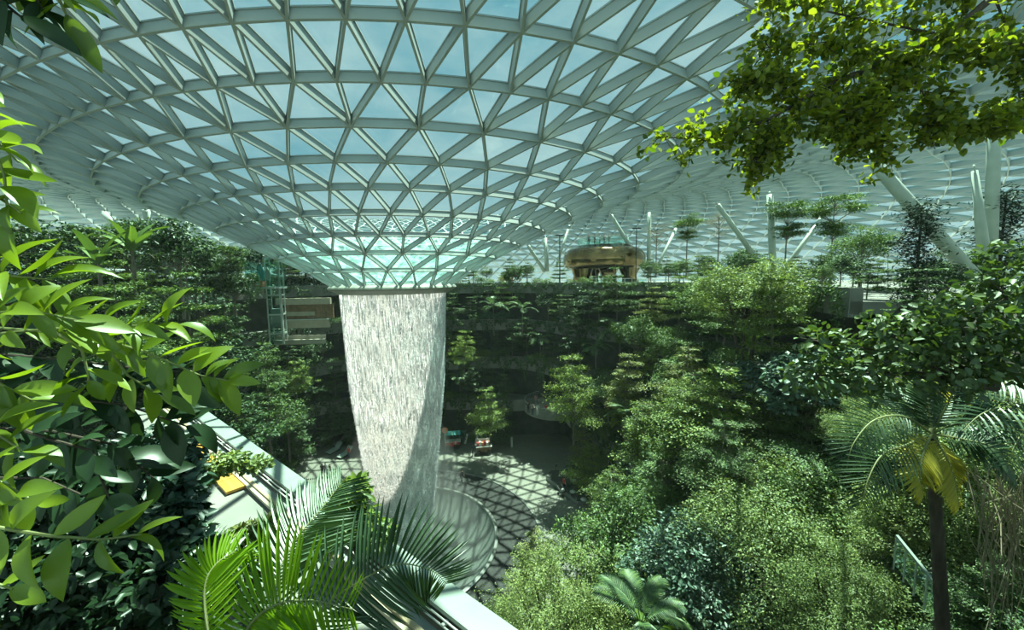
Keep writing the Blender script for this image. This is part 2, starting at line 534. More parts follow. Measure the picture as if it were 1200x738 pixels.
tc = t.nodes.new('ShaderNodeTexCoord'); nz = t.nodes.new('ShaderNodeTexNoise'); nz.inputs['Scale'].default_value = 2.5; nz.inputs['Detail'].default_value = 5
bp = t.nodes.new('ShaderNodeBump'); bp.inputs['Strength'].default_value = 0.5; bp.inputs['Distance'].default_value = 0.1
t.links.new(tc.outputs['Object'], nz.inputs['Vector']); t.links.new(nz.outputs['Fac'], bp.inputs['Height']); t.links.new(bp.outputs['Normal'], b.inputs['Normal'])
t.links.new(b.outputs['BSDF'], out.inputs['Surface'])
MB().lathe([(0.01, -3.1), (5.75, -3.1)], 64).build('pool_water', MP, pool)

# stepped terraces: slab, set-back wall, planter along the edge
def strip(R0, R1, z0, z1, a=0, b=NPHI, mat=None, name='slab', parent=None, kind=None):
    """closed ring segment between radii R0(phi) and R1(phi), heights z0..z1"""
    vs, fs = [], []
    for i in range(a, b + 1):
        ph = PHIS[i]
        for R, z in ((R0(ph), z0), (R1(ph), z0), (R1(ph), z1), (R0(ph), z1)):
            vs.append(polar(R, ph, z))
    m = b - a
    for i in range(m):
        for s in range(4):
            s2 = (s + 1) % 4
            fs.append((4 * i + s, 4 * i + 4 + s, 4 * i + 4 + s2, 4 * i + s2))
    fs.append((0, 1, 2, 3)); fs.append((4 * m + 3, 4 * m + 2, 4 * m + 1, 4 * m))
    return MB().add(vs, fs).build(name, mat, parent, kind=kind)
for L in range(1, 5):
    z = LEVEL_Z[L]; zb = LEVEL_Z[L - 1]
    w = bpy.data.objects.new('wall_terrace', None); C.objects.link(w)
    tag(w, ['', 'lowest', 'second', 'third', 'topmost'][L] + ' planted terrace stepping up around the plaza', None, None, 'structure')
    far = (lambda ph, L=L: edge_r(L, ph) + (9.0 if L < 4 else 62.0))
    strip(lambda ph, L=L: edge_r(L, ph), far, z - 0.7, z, mat=M_concrete, name='floor_slab', parent=w)
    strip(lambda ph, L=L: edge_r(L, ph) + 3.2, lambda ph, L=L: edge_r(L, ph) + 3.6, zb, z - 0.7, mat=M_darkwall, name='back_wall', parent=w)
    strip(lambda ph, L=L: edge_r(L, ph) - 0.05, lambda ph, L=L: edge_r(L, ph) + 0.55, z - 0.9, z + 0.75, mat=M_concrete, name='planter_edge', parent=w)
# slab that carries the visitor's path behind the camera
MB().box((3, -6, 22.7), (30, 10, 0.4)).build('floor', M_concrete, kind='structure')

# ================================================================ waterfall
prof_w = [(23.55, 4.47), (23.0, 4.5), (15.0, 4.08), (10.5, 3.58), (5.9, 3.08), (2.5, 2.6), (-3.1, 2.1)]
def fall_r(z): 
    return np.interp(z, [p[0] for p in prof_w][::-1], [p[1] for p in prof_w][::-1])
water = thing('waterfall', 'tall round curtain of white falling water below the roof opening', 'waterfall', (AX.x, AX.y, 0))
rng = np.random.default_rng(5)
def drops(n, zlo, zhi, jitter, seed, wid, lng):
    rg = np.random.default_rng(seed)
    th = rg.integers(0, 420, n) * (2 * np.pi / 420) + rg.normal(0, 0.0035, n)
    u = rg.uniform(0, 1, n)
    z = zlo + (zhi - zlo) * u
    R = fall_r(z) * (1 + rg.normal(0, jitter, n) * np.clip((23.5 - z) / 24, 0.05, 1))
    c = np.stack([R * np.sin(th), -R * np.cos(th), z], 1)
    w = rg.uniform(*wid, n); l = rg.uniform(*lng, n)
    V = np.zeros((n, 5, 3)); 
    ex = np.stack([np.cos(th), np.sin(th), 0 * th], 1); ey = np.stack([-np.sin(th), np.cos(th), 0 * th], 1)
    V[:, 0] = c + np.array([0, 0, 1]) * l[:, None]
    for k in range(3):
        a = k * 2 * np.pi / 3
        V[:, 1 + k] = c + (ex * math.cos(a) + ey * math.sin(a)) * w[:, None]
    V[:, 4] = c - np.array([0, 0, 1]) * (l * 0.5)[:, None]
    F = np.array([(0, 1, 2), (0, 2, 3), (0, 3, 1), (4, 2, 1), (4, 3, 2), (4, 1, 3)])
    F = (F[None] + (np.arange(n) * 5)[:, None, None]).reshape(-1, 3)
    return V.reshape(-1, 3), F
M_drop, t, out = new_mat('white_water')
d = t.nodes.new('ShaderNodeBsdfDiffuse'); d.inputs['Color'].default_value = (0.93, 0.97, 1.0, 1)
tl = t.nodes.new('ShaderNodeBsdfTranslucent'); tl.inputs['Color'].default_value = (0.93, 0.97, 1.0, 1)
mx = t.nodes.new('ShaderNodeMixShader'); mx.inputs[0].default_value = 0.5
t.links.new(d.outputs[0], mx.inputs[1]); t.links.new(tl.outputs[0], mx.inputs[2])
t.links.new(mx.outputs[0], out.inputs['Surface'])
V, F = drops(105000, -3.0, 22.9, 0.026, 11, (0.009, 0.025), (0.03, 0.16))
link('water_drops', array_mesh('water_drops', V, F, M_drop), water, 'stuff')
V, F = drops(2600, 12.0, 23.2, 0.006, 12, (0.012, 0.03), (0.5, 1.8))
link('water_strands', array_mesh('water_strands', V, F, M_drop), water, 'stuff')
M_veil = veil_mat('water_veil', (0.88, 0.93, 0.90), 0.36, 0.72, 1.0, (7.0, 7.0, 0.7), amax=0.85, detail=6, white=0.5)
zs = np.linspace(23.5, -3.0, 40)
mb = MB().lathe([(float(fall_r(z)) * 0.985, float(z)) for z in zs], 96)
mb.build('water_veil', M_veil, water, smooth=True, kind='stuff')

# spray hanging round the foot of the fall
M_mist, t, out = new_mat('mist')
v = t.nodes.new('ShaderNodeVolumeScatter'); v.inputs['Color'].default_value = (0.95, 1.0, 0.98, 1); v.inputs['Density'].default_value = 0.035; v.inputs['Anisotropy'].default_value = 0.2
t.links.new(v.outputs[0], out.inputs['Volume'])
o = MB().lathe([(0.01, -2.9), (5.2, -2.9), (7.6, -1.6), (8.2, -0.2), (7.2, 2.2), (5.6, 5.5), (4.6, 9.0), (3.6, 11.5), (0.01, 12.5)], 40, (AX.x, AX.y, 0)).build('mist', M_mist, None, kind='stuff')
tag(o, 'pale spray hanging around the foot of the waterfall', 'mist')

# thin humid haze in the air of the hall
M_haze, t, out = new_mat('haze')
v = t.nodes.new('ShaderNodeVolumeScatter'); v.inputs['Color'].default_value = (0.86, 1.0, 0.97, 1); v.inputs['Density'].default_value = HAZE; v.inputs['Anisotropy'].default_value = 0.1
t.links.new(v.outputs[0], out.inputs['Volume'])
o = MB().lathe([(0.01, -4.2), (58, -4.2), (58, 27.0), (0.01, 27.0)], 48, (AX.x, AX.y, 0)).build('haze', M_haze, None, kind='stuff')
tag(o, 'thin humid haze filling the planted hall', 'haze')
# ================================================================ built things
M_white = solid('white_paint', (0.62, 0.66, 0.62), (0.70, 0.73, 0.69), rough=0.45, scale=0.8)
M_pale = solid('pale_green_metal', (0.36, 0.43, 0.39), (0.43, 0.50, 0.46), rough=0.4, scale=1.2)
M_coping = solid('coping_metal', (0.20, 0.26, 0.235), (0.24, 0.30, 0.27), rough=0.4, scale=1.2)
M_grey = solid('grey_metal', (0.22, 0.25, 0.24), rough=0.5, scale=2)
M_black = solid('black_paint', (0.02, 0.022, 0.02), (0.035, 0.035, 0.032), rough=0.5)
M_tan = solid('tan_wood', (0.36, 0.29, 0.18), (0.46, 0.38, 0.25), rough=0.6, scale=3, stretch=(0.3, 3, 3))
M_cream = solid('cream_board', (0.40, 0.36, 0.27), (0.46, 0.42, 0.32), rough=0.6, scale=2)
M_orange = solid('orange_wood', (0.42, 0.22, 0.04), (0.60, 0.34, 0.07), rough=0.45, scale=3, stretch=(0.4, 3, 3))
M_brownwood = solid('brown_wood', (0.20, 0.13, 0.075), (0.29, 0.19, 0.11), rough=0.6, scale=2)
M_gold = solid('bronze_mirror', (0.15, 0.105, 0.05), (0.32, 0.23, 0.11), rough=0.12, metal=1.0, scale=0.5)
M_clear = clear_mat('railing_glass', (0.80, 0.93, 0.90), refl=0.10)
M_red = solid('red_paint', (0.45, 0.06, 0.05), rough=0.5)
M_green = solid('green_canvas', (0.10, 0.34, 0.24), rough=0.7)
M_teal = solid('teal_paint', (0.05, 0.42, 0.45), rough=0.5)
M_coral = solid('coral_paint', (0.70, 0.25, 0.16), rough=0.5)

# ---- steel columns that carry the roof
def column(label, name, members, group=None):
    """members: (foot point, head point, radius at foot, radius at head, part name)"""
    base = members[0][0]
    o = thing(name, label, 'column', tuple(base))
    for a, b, r0, r1, nm in members:
        a = Vector(a) - Vector(base); b = Vector(b) - Vector(base)
        mid = (a + b) / 2
        m = MB().tube([a, mid, b], [r0, (r0 + r1) / 2 * 1.06, r1], 14)
        m.tube([b, b + (b - a).normalized() * 0.35], [r1 * 0.45, r1 * 0.3], 8)
        m.build(nm, M_pale, o, smooth=True)
    return o
def P(px, py, Y): return at_y(px, py, Y)
column('pale steel column forking into three arms beyond the far right trees', 'forked_column', [
    (P(907, 334, 46), P(902, 228, 47), 0.36, 0.34, 'post'),
    (P(906, 330, 46), P(841, 240, 44), 0.26, 0.26, 'arm'),
    (P(909, 330, 46), P(969, 247, 47), 0.26, 0.26, 'arm')])
column('slim pale column with two sloping arms just right of the bronze slide', 'forked_column', [
    (P(760, 326, 66), P(761, 249, 67), 0.32, 0.30, 'post'),
    (P(757, 320, 66), P(716, 252, 64), 0.30, 0.30, 'arm'),
    (P(768, 318, 66), P(792, 268, 70), 0.26, 0.24, 'arm')])
column('distant pale column with sloping arms between roof rim and bronze slide', 'forked_column', [
    (P(641, 318, 74), P(639, 279, 75), 0.42, 0.38, 'post'),
    (P(638, 318, 74), P(619, 288, 72), 0.34, 0.32, 'arm'),
    (P(652, 312, 78), P(668, 262, 82), 0.26, 0.24, 'arm')])
column('pale sloping columns among the trees at the upper left', 'forked_column', [
    (P(194, 322, 44), P(195, 285, 44), 0.42, 0.40, 'post'),
    (P(186, 318, 44), P(171, 246, 42), 0.36, 0.34, 'arm'),
    (P(199, 318, 44), P(222, 258, 46), 0.30, 0.28, 'arm')])
column('short bright steel strut meeting the roof over the left-hand trees', 'roof_strut', [
    (P(140, 270, 52), P(122, 250, 52), 0.4, 0.4, 'post')])
column('thick sloping steel strut leaning left under the leafy branch', 'roof_strut', [
    (P(1146, 330, 22), P(1008, 172, 23.5), 0.36, 0.30, 'post')])
column('tall grey round column nearest the right edge', 'round_column', [
    (P(1160, 318, 23.5), P(1167, 96, 24.5), 0.30, 0.28, 'post')])
column('flat pale tapering post beside the tall grey column', 'tapered_post', [
    (P(1155, 312, 22.5), P(1142, 200, 23), 0.30, 0.14, 'post'),])

# ---- people: one continuous skinned body each, with clothing tones on the same skin
M_skin = solid('skin', (0.42, 0.26, 0.18), (0.50, 0.33, 0.24), rough=0.6)
M_hair = solid('hair', (0.015, 0.012, 0.01), rough=0.6)
CLOTH = {k: solid('cloth_' + k, c, rough=0.85) for k, c in dict(white=(0.62, 0.64, 0.62), black=(0.025, 0.026, 0.03), grey=(0.25, 0.26, 0.27), navy=(0.04, 0.06, 0.13),
         red=(0.45, 0.07, 0.06), blue=(0.16, 0.28, 0.42), pink=(0.55, 0.28, 0.28), khaki=(0.30, 0.26, 0.18)).items()}
def body_mesh(pose, shirt, trousers):
    """standing figure 1.7 m tall grown from a skeleton; pose 0 arms down, 1 arms forward on a rail, 2 walking"""
    bm = bmesh.new(); lay = bm.verts.layers.skin.verify()
    def v(p, r):
        w = bm.verts.new(p); w[lay].radius = (r, r); return w
    st = 0.16 if pose == 2 else 0.0
    pel = v((0, 0, 0.93), 0.135); bm.verts.ensure_lookup_table(); pel[lay].use_root = True
    wai = v((0, 0.0, 1.10), 0.12); che = v((0, 0.0, 1.30), 0.15); nec = v((0, 0.01, 1.45), 0.055)
    hd = v((0, 0.02, 1.55), 0.085); hd2 = v((0, 0.02, 1.64), 0.09)
    for a, b in ((pel, wai), (wai, che), (che, nec), (nec, hd), (hd, hd2)): bm.edges.new((a, b))
    for s in (-1, 1):
        hip = v((0.09 * s, 0, 0.86), 0.095); kn = v((0.10 * s, st * s + 0.02, 0.49), 0.062); an = v((0.10 * s, st * 1.8 * s - 0.02, 0.09), 0.042)
        toe = v((0.11 * s, st * 1.8 * s + 0.13, 0.04), 0.035)
        sh = v((0.19 * s, 0, 1.37), 0.058)
        if pose == 1: el = v((0.23 * s, 0.10, 1.13), 0.043); wr = v((0.20 * s, 0.32, 1.08), 0.03); ha = v((0.19 * s, 0.40, 1.08), 0.034)
        else: el = v((0.25 * s, -st * s * 0.8, 1.12), 0.043); wr = v((0.26 * s, 0.06 - st * s, 0.90), 0.03); ha = v((0.26 * s, 0.09 - st * s, 0.82), 0.034)
        for a, b in ((pel, hip), (hip, kn), (kn, an), (an, toe), (che, sh), (sh, el), (el, wr), (wr, ha)): bm.edges.new((a, b))
    me = bpy.data.meshes.new('skeleton'); bm.to_mesh(me); bm.free()
    ob = bpy.data.objects.new('skeleton', me); C.objects.link(ob)
    ob.modifiers.new('skin', 'SKIN'); sd = ob.modifiers.new('sub', 'SUBSURF'); sd.levels = 1; sd.render_levels = 1
    dg = bpy.context.evaluated_depsgraph_get(); dg.update()
    out = bpy.data.meshes.new_from_object(ob.evaluated_get(dg))
    bpy.data.objects.remove(ob)
    out.name = 'person'
    for m in (M_skin, CLOTH[shirt], CLOTH[trousers], M_hair, M_black): out.materials.append(m)
    for p in out.polygons:
        c = p.center
        ax = abs(c.x)
        if c.z > 1.6 or (c.z > 1.5 and c.y < 0.0): i = 3
        elif c.z > 1.42: i = 0
        elif c.z > 0.93 and not (ax > 0.2 and c.z < 1.16) and not (c.y > 0.16): i = 1
        elif c.z > 0.08 and ax < 0.2 and c.z < 0.93 and abs(c.y) < 0.5: i = 2
        elif c.z <= 0.08: i = 4
        else: i = 0
        p.material_index = i
    out.polygons.foreach_set('use_smooth', [True] * len(out.polygons))
    return out
BODIES = {}
def person(loc, rz, pose, shirt, trousers, label, group=None, h=1.7):
    k = (pose, shirt, trousers)
    if k not in BODIES: BODIES[k] = body_mesh(*k)
    o = link('person', BODIES[k]); o.location = loc; o.rotation_euler = (0, 0, rz); o.scale = (h / 1.7,) * 3
    return tag(o, label, 'person', group)

# ---- round balcony over the dark archway
bc = at_z(652, 476, 5.7)
BR = 4.6
bal = thing('balcony', 'round pale concrete balcony with a railing above the dark archway', 'balcony', (bc.x, bc.y, 5.7))
MB().lathe([(0.01, -0.55), (BR - 0.5, -0.55), (BR, -0.15), (BR + 0.05, 0.02), (0.01, 0.02)], 48).build('slab', M_beige, bal)
MB().lathe([(BR - 0.02, 0.0), (BR - 0.02, 0.95), (BR + 0.04, 0.95), (BR + 0.06, -0.45)], 48, a0=math.radians(120), a1=math.radians(345)).build('parapet', M_concrete, bal)
MB().tube([(BR * math.cos(a), BR * math.sin(a), 1.1) for a in np.linspace(math.radians(120), math.radians(345), 40)], 0.04, 6).build('handrail', M_pale, bal)
for a in np.linspace(math.radians(122), math.radians(343), 24):
    MB().tube([(BR * math.cos(a), BR * math.sin(a), 0.9), (BR * math.cos(a), BR * math.sin(a), 1.1)], 0.03, 5).build('baluster', M_pale, bal)
for (px, py, sh, trs, lab) in ((619, 484, 'black', 'black', 'person in black standing at the balcony railing, leftmost there'),
                               (624, 486, 'grey', 'navy', 'person in a grey top beside two others at the balcony railing'),
                               (630, 487, 'white', 'white', 'person in pale clothes looking over the balcony railing'),
                               (628, 475, 'pink', 'grey', 'person in a pinkish top at the back of the balcony'),
                               (640, 487, 'red', 'khaki', 'person in red sitting low near the tree on the balcony')):
    q = at_z(px, py, 5.72)
    person((q.x, q.y, 5.72), 3.1 + 0.4 * math.sin(px), 1 if sh != 'red' else 0, sh, trs, lab)

# ---- bronze mirror slide on the top terrace
sl = P(707, 329, 68); sz = 22.9; SH = 1.3
S = thing('slide_sculpture', 'large polished bronze slide with arched legs and a deck on top', 'slide', (sl.x, sl.y, sz), 0.0)
SW = 6.9
cap = []
for i in range(9):
    u = i / 8 * math.pi / 2
    cap.append((SW * (0.74 + 0.26 * math.sin(u)), 4.9 - 1.5 * (1 - math.cos(u))))
prof = [(0.01, 5.15), (SW * 0.66, 5.2)] + cap + [(SW * 0.99, 2.7), (SW * 0.90, 2.2), (SW * 0.70, 2.3), (SW * 0.5, 3.1), (0.01, 3.4)]
S.scale = (1, 1, SH)
MB().lathe(prof, 56).build('canopy', M_gold, S, smooth=True)
for k, (ax_, ay_, r0, r1) in enumerate(((-4.6, -1.4, 1.55, 2.3), (4.9, -1.4, 1.25, 2.2), (-1.4, 3.8, 1.1, 2.0), (2.2, 3.6, 1.1, 2.0))):
    pts = [(ax_ * 0.88, ay_ * 0.9, 0.0), (ax_ * 0.84, ay_ * 0.9, 1.2), (ax_ * 0.86, ay_ * 0.9, 2.4), (ax_ * 0.8, ay_ * 0.8, 3.5)]
    MB().tube(pts, [r0 * 1.15, r0 * 0.95, r1 * 0.85, r1], 20).build('leg', M_gold, S, smooth=True)
pts = [(0.0, -0.5, 3.6), (-0.2, -2.2, 2.6), (-0.1, -3.2, 1.6), (0.2, -4.6, 0.9)]
MB().tube(pts, [1.6, 1.25, 0.95, 0.8], 20).build('chute', M_gold, S, smooth=True)
for k in range(5):
    x = -1.9 + 0.95 * k
    MB().tube([(x, -1.2, 3.4), (x * 0.75, -1.8, 0.0)], [0.1, 0.07], 8).build('support_rod', M_pale, S)
MB().lathe([(SW * 0.63, 5.2), (SW * 0.63, 6.1), (SW * 0.64, 6.1), (SW * 0.64, 5.2)], 40).build('deck_glass', M_clear, S)
MB().tube([(SW * 0.635 * math.cos(a), SW * 0.635 * math.sin(a), 6.12) for a in np.linspace(0, 2 * math.pi, 33)], 0.04, 5).build('deck_rail', M_pale, S)
for i, (dx, dy, sh, trs, lab) in enumerate(((-3.0, -2.2, 'black', 'black', 'person in black at the left end of the bronze slide deck'),
        (-2.1, -2.6, 'grey', 'black', 'person in grey second from the left on the bronze slide deck'), (-1.3, -2.8, 'white', 'khaki', 'person in white third from the left on the bronze slide deck'),
        (-0.6, -2.9, 'pink', 'navy', 'person in pink fourth from the left on the bronze slide deck'), (0.2, -2.9, 'khaki', 'grey', 'person in khaki fifth from the left on the bronze slide deck'),
        (3.3, -2.0, 'navy', 'black', 'person in navy alone at the right of the bronze slide deck'))):
    person((sl.x + dx, sl.y + dy, sz + 5.2 * SH), 3.0 + i, 0, sh, trs, lab)
mb_rail = thing('glass_railing', 'glass railing with pale posts in front of the bronze slide', 'railing', (P(690, 329, 60).x, 60.0, 22.9))
for k in range(9):
    MB().tube([(k * 1.1, 0, 0), (k * 1.1, 0, 1.15)], 0.045, 6).build('post', M_white, mb_rail)
for k in range(8):
    MB().box((k * 1.1 + 0.55, 0, 0.6), (1.0, 0.02, 0.95)).build('glass_panel', M_clear, mb_rail)
MB().tube([(0, 0, 1.17), (8.8, 0, 1.17)], 0.04, 6).build('top_rail', M_pale, mb_rail)
for k, (px, py0, py1) in enumerate(((745, 268, 330), (656, 276, 318))):
    a = P(px, py1, 60); b = P(px, py0, 60)
    lp = thing('lamp_post', ['thin dark lamp post right of the bronze slide', 'thin dark lamp post left of the bronze slide'][k], 'lamp', (a.x, a.y, 22.9))
    hh = b.z - 22.9
    MB().tube([(0, 0, 0), (0, 0, hh)], [0.09, 0.07], 8).build('pole', M_black, lp)
    MB().box((0, 0, hh + 0.05), (1.3, 0.25, 0.14)).build('lamp_head', M_black, lp)

# ---- lift tower and shop front at the left
lt = P(327, 402, 49)
lz0, lz1 = lt.z, P(327, 301, 49).z
T_ = thing('lift_tower', 'open steel and glass lift tower left of the waterfall', 'lift', (lt.x, lt.y, lz0), 0.25)
hh = lz1 - lz0
for sx in (-0.75, 0.75):
    for sy in (-0.75, 0.75):
        w = 0.22 if sx > 0 and sy < 0 else 0.12
        MB().box((sx, sy, hh / 2), (w, w, hh)).build('post', M_pale, T_)
for k in range(5):
    z = hh * (k + 0.5) / 4.5
    z = min(z, hh - 0.1)
    for a, b in (((-.75, -.75), (.75, -.75)), ((.75, -.75), (.75, .75)), ((.75, .75), (-.75, .75)), ((-.75, .75), (-.75, -.75))):
        MB().bar((*a, z), (*b, z), 0.12, 0.16).build('cross_beam', M_pale, T_)
MB().box((0, -0.7, hh / 2), (1.36, 0.02, hh)).build('glass_wall', M_clear, T_)
MB().box((-0.7, 0, hh / 2), (0.02, 1.36, hh)).build('glass_wall', M_clear, T_)
MB().box((0.05, 0.05, hh * 0.3), (1.15, 1.15, 2.3)).build('lift_car', M_grey, T_)
dk = P(313, 336, 48)
D_ = thing('viewing_deck', 'small glass-walled viewing deck beside the lift tower', 'deck', (dk.x, dk.y, dk.z))
MB().box((0, 0, -0.1), (3.4, 2.6, 0.25)).build('deck_slab', M_pale, D_)
for a, s in (((0, -1.3, 1.5), (3.4, 0.03, 3.0)), ((-1.7, 0, 1.5), (0.03, 2.6, 3.0)), ((1.7, 0, 1.5), (0.03, 2.6, 3.0))):
    MB().box(a, s).build('glass_panel', M_clear, D_)
for k, (dx, h, w, m, lab) in enumerate(((-0.35, 2.0, 0.42, M_teal, 'teal pointed board standing on the viewing deck'), (0.45, 1.6, 0.34, M_pale, 'pale pointed board standing on the viewing deck'))):
    o = thing('pointed_board', lab, 'display', (dk.x + dx, dk.y - 0.4, dk.z + 0.75))
    vs = [(w * math.sin(math.pi * (0.18 + 0.82 * (i / 8))) * 0.9, h * i / 8) for i in range(9)]
    pts = [(x, z) for x, z in vs] + [(-x, z) for x, z in vs[::-1]]
    n_ = len(pts)
    mbb = MB().add([(x, -0.05, z) for x, z in pts] + [(x, 0.05, z) for x, z in pts],
                   [tuple(range(n_)), tuple(range(2 * n_ - 1, n_ - 1, -1))] + [(i, (i + 1) % n_, n_ + (i + 1) % n_, n_ + i) for i in range(n_)])
    mbb.build('board', m, o)
    MB().box((0, 0.02, h * 0.4), (0.06, 0.14, h * 0.75)).build('stripe', M_white, o)
o = thing('display_plinth', 'coral red block with rounded front on the viewing deck', 'display', (dk.x - 0.55, dk.y - 0.4, dk.z + 0.03))
MB().box((0, 0, 0.33), (1.0, 0.7, 0.66)).build('block', M_coral, o)
MB().box((0, -0.36, 0.35), (0.5, 0.06, 0.3)).build('panel', M_white, o)
sh = P(357, 384, 53)
F_ = thing('shop_front', 'cream and brown wood shop front behind the lift tower', 'shop', (sh.x, sh.y, sh.z), 0.12)
MB().box((0, 0.3, 3.6), (7.0, 0.6, 0.85)).build('fascia', M_cream, F_)
MB().box((0.6, 0.6, 2.2), (6.2, 0.3, 2.0)).build('wood_wall', M_brownwood, F_)
for k in range(10):
    MB().box((-2.2 + 0.62 * k, 0.43, 2.2), (0.05, 0.06, 2.0)).build('batten', M_brownwood, F_)
MB().box((-0.5, 0.36, 1.9), (3.6, 0.1, 0.55)).build('sign_band', M_cream, F_)
MB().box((0.4, 0.0, 0.55), (5.8, 0.5, 1.1)).build('counter', M_cream, F_)
MB().box((0.4, -0.05, 1.13), (6.0, 0.7, 0.07)).build('counter_top', M_white, F_)
for px0, py0, w_, lab in ((352, 397, 6.2, 'pale band of seats on the terrace under the shop front'),):
    q = P(px0, py0 + 6, 50)
    o = thing('terrace_bench', lab, 'bench', (q.x, q.y, q.z), 0.1)
    MB().box((0, 0, 0.3), (w_, 0.5, 0.6)).build('seat', M_beige, o)
    MB().box((0, 0.3, 0.7), (w_, 0.1, 0.8)).build('backrest', M_beige, o)

# ---- white markers by the opening in the third terrace
for k, (px, py0, py1, lab) in enumerate(((658, 361, 384, 'narrow white panel left of the dark opening on the third terrace'), (714, 366, 391, 'narrow white panel right of the dark opening on the third terrace'))):
    a = P(px, py1, 57); b = P(px, py0, 57)
    o = thing('white_panel', lab, 'panel', (a.x, a.y, a.z))
    MB().box((0, 0, (b.z - a.z) / 2), (0.55, 0.12, b.z - a.z)).build('board', M_white, o)
    for j in range(3):
        MB().box((0, -0.07, (b.z - a.z) * (0.22 + 0.28 * j)), (0.4, 0.03, 0.35)).build('inset', M_pale, o)

# ---- things on the plaza
def lounger(px, py, rz, label):
    q = at_z(px, py, 0)
    o = thing('lounge_bench', label, 'bench', (q.x, q.y, 0), rz, 'sloping benches at the left of the plaza')
    mbb = MB(); vs = [(-0.45, -1.1, 0.3), (0.45, -1.1, 0.3), (0.45, 0.35, 0.42), (-0.45, 0.35, 0.42), (0.45, 1.1, 1.05), (-0.45, 1.1, 1.05)]
    lo = [(x, y, z - 0.12) for x, y, z in vs]
    mbb.add(vs + lo, [(0, 1, 2, 3), (3, 2, 4, 5), (9, 8, 7, 6), (11, 10, 8, 9), (0, 6, 7, 1), (1, 7, 8, 2), (2, 8, 10, 4), (4, 10, 11, 5), (5, 11, 9, 3), (3, 9, 6, 0)])
    mbb.build('seat', M_pale, o)
    MB().box((0, -0.25, 0.1), (0.75, 1.7, 0.2)).build('base', M_black, o)
    for s in (-0.35, 0.35):
        MB().bar((s, 0.5, 0), (s, 1.0, 0.85), 0.07, 0.07, (0, 1, 0)).build('leg', M_black, o)
lounger(381, 521, -0.55, 'sloping pale bench farthest left of the plaza bench row')
lounger(392, 529, -0.5, 'sloping pale bench second from the left on the plaza')
lounger(399, 520, -0.5, 'sloping pale bench at the back of the plaza bench row')
lounger(404, 534, -0.45, 'sloping pale bench nearest the waterfall on the plaza')
def cart(px, py, kind, label):
    q = at_z(px, py, 0)
    o = thing('market_cart', label, 'cart', (q.x, q.y, 0), 0.15)
    MB().box((0, 0, 0.75), (2.0, 0.9, 0.7)).build('body', M_brownwood if kind else M_red, o)
    MB().box((0, 0, 1.13), (2.2, 1.1, 0.07)).build('counter', M_white, o)
    for sx in (-0.7, 0.7):
        MB().tube([(sx, -0.5, 0.35), (sx, -0.44, 0.35)], 0.34, 14).build('wheel', M_black, o)
        for sy in (-0.4, 0.4):
            MB().tube([(sx * 1.3, sy, 0.0), (sx * 1.3, sy, 2.35)], 0.03, 5).build('post', M_grey, o)
    if kind == 0:
        for k in range(6):
            x = -1.1 + 2.2 * (k + 0.5) / 6
            MB().add([(x - 0.18, -0.75, 2.25), (x + 0.18, -0.75, 2.25), (x + 0.18, 0, 2.6), (x - 0.18, 0, 2.6), (x + 0.18, 0.75, 2.25), (x - 0.18, 0.75, 2.25)],
                     [(0, 1, 2, 3), (3, 2, 4, 5)]).build('canopy_strip', M_green if k % 2 == 0 else M_teal, o)
    else:
        for k in range(6):
            MB().box((-0.85 + 0.34 * k, 0.0, 1.4 + 0.12 * (k % 2)), (0.28, 0.6, 0.5)).build('goods', [M_red, M_white, M_coral][k % 3], o)
        MB().box((0, 0.42, 1.75), (2.0, 0.06, 0.5)).build('sign_board', M_white, o)
cart(531, 525, 0, 'market cart under a green canopy at the back of the plaza')
cart(567, 531, 1, 'cart stacked with red and white goods at the back of the plaza')
q = at_z(522, 527, 0)
o = thing('sign_post', 'round pinkish sign on a post beside the green canopied cart', 'sign', (q.x, q.y, 0))
MB().tube([(0, 0, 0), (0, 0, 2.9)], 0.05, 6).build('pole', M_white, o)
MB().tube([(0, -0.05, 2.9), (0, 0.05, 2.9)], 0.42, 18).build('disc', M_coral, o)
MB().tube([(0, -0.08, 2.9), (0, -0.05, 2.9)], 0.22, 14).build('inner_disc', M_cream, o)
for k, (px, py, lab) in enumerate(((545, 520, 'leaning white board left of the red goods cart'), (557, 522, 'leaning white board touching the red goods cart'), (600, 524, 'white post by the dark archway'))):
    q = at_z(px, py, 0)
    o = thing('menu_board', lab, 'board', (q.x, q.y, 0), 0.2 * k)
    MB().bar((0, 0, 0), (0.35 if k < 2 else 0.0, 0.1, 1.5), 0.28, 0.05, (0, 1, 0)).build('panel', M_white, o)
    MB().bar((0.15, 0.5, 0), (0.3, 0.1, 1.3), 0.06, 0.05, (0, 1, 0)).build('stay', M_grey, o)
# dark angular seat platform at the right
pts = [at_z(*p, 0) for p in ((646, 556), (640, 562), (676, 592), (706, 590), (712, 580), (668, 556))]
o = thing('seat_platform', 'dark angular seat platform under the trees right of the plaza', 'bench', (pts[0].x, pts[0].y, 0))
vs = [(p.x - pts[0].x, p.y - pts[0].y, 0.06) for p in pts] + [(p.x - pts[0].x, p.y - pts[0].y, 0.5) for p in pts]
MB().add(vs, [tuple(range(6)), tuple(range(11, 5, -1))] + [(i, 6 + i, 6 + (i + 1) % 6, (i + 1) % 6) for i in range(6)]).build('platform', M_grey, o)
vs = [(p.x - pts[0].x, p.y - pts[0].y, z) for z in (0.5, 0.56) for p in pts]
MB().add(vs, [tuple(range(6)), tuple(range(11, 5, -1))] + [(i, 6 + i, 6 + (i + 1) % 6, (i + 1) % 6) for i in range(6)]).build('seat_top', M_darkwall, o)
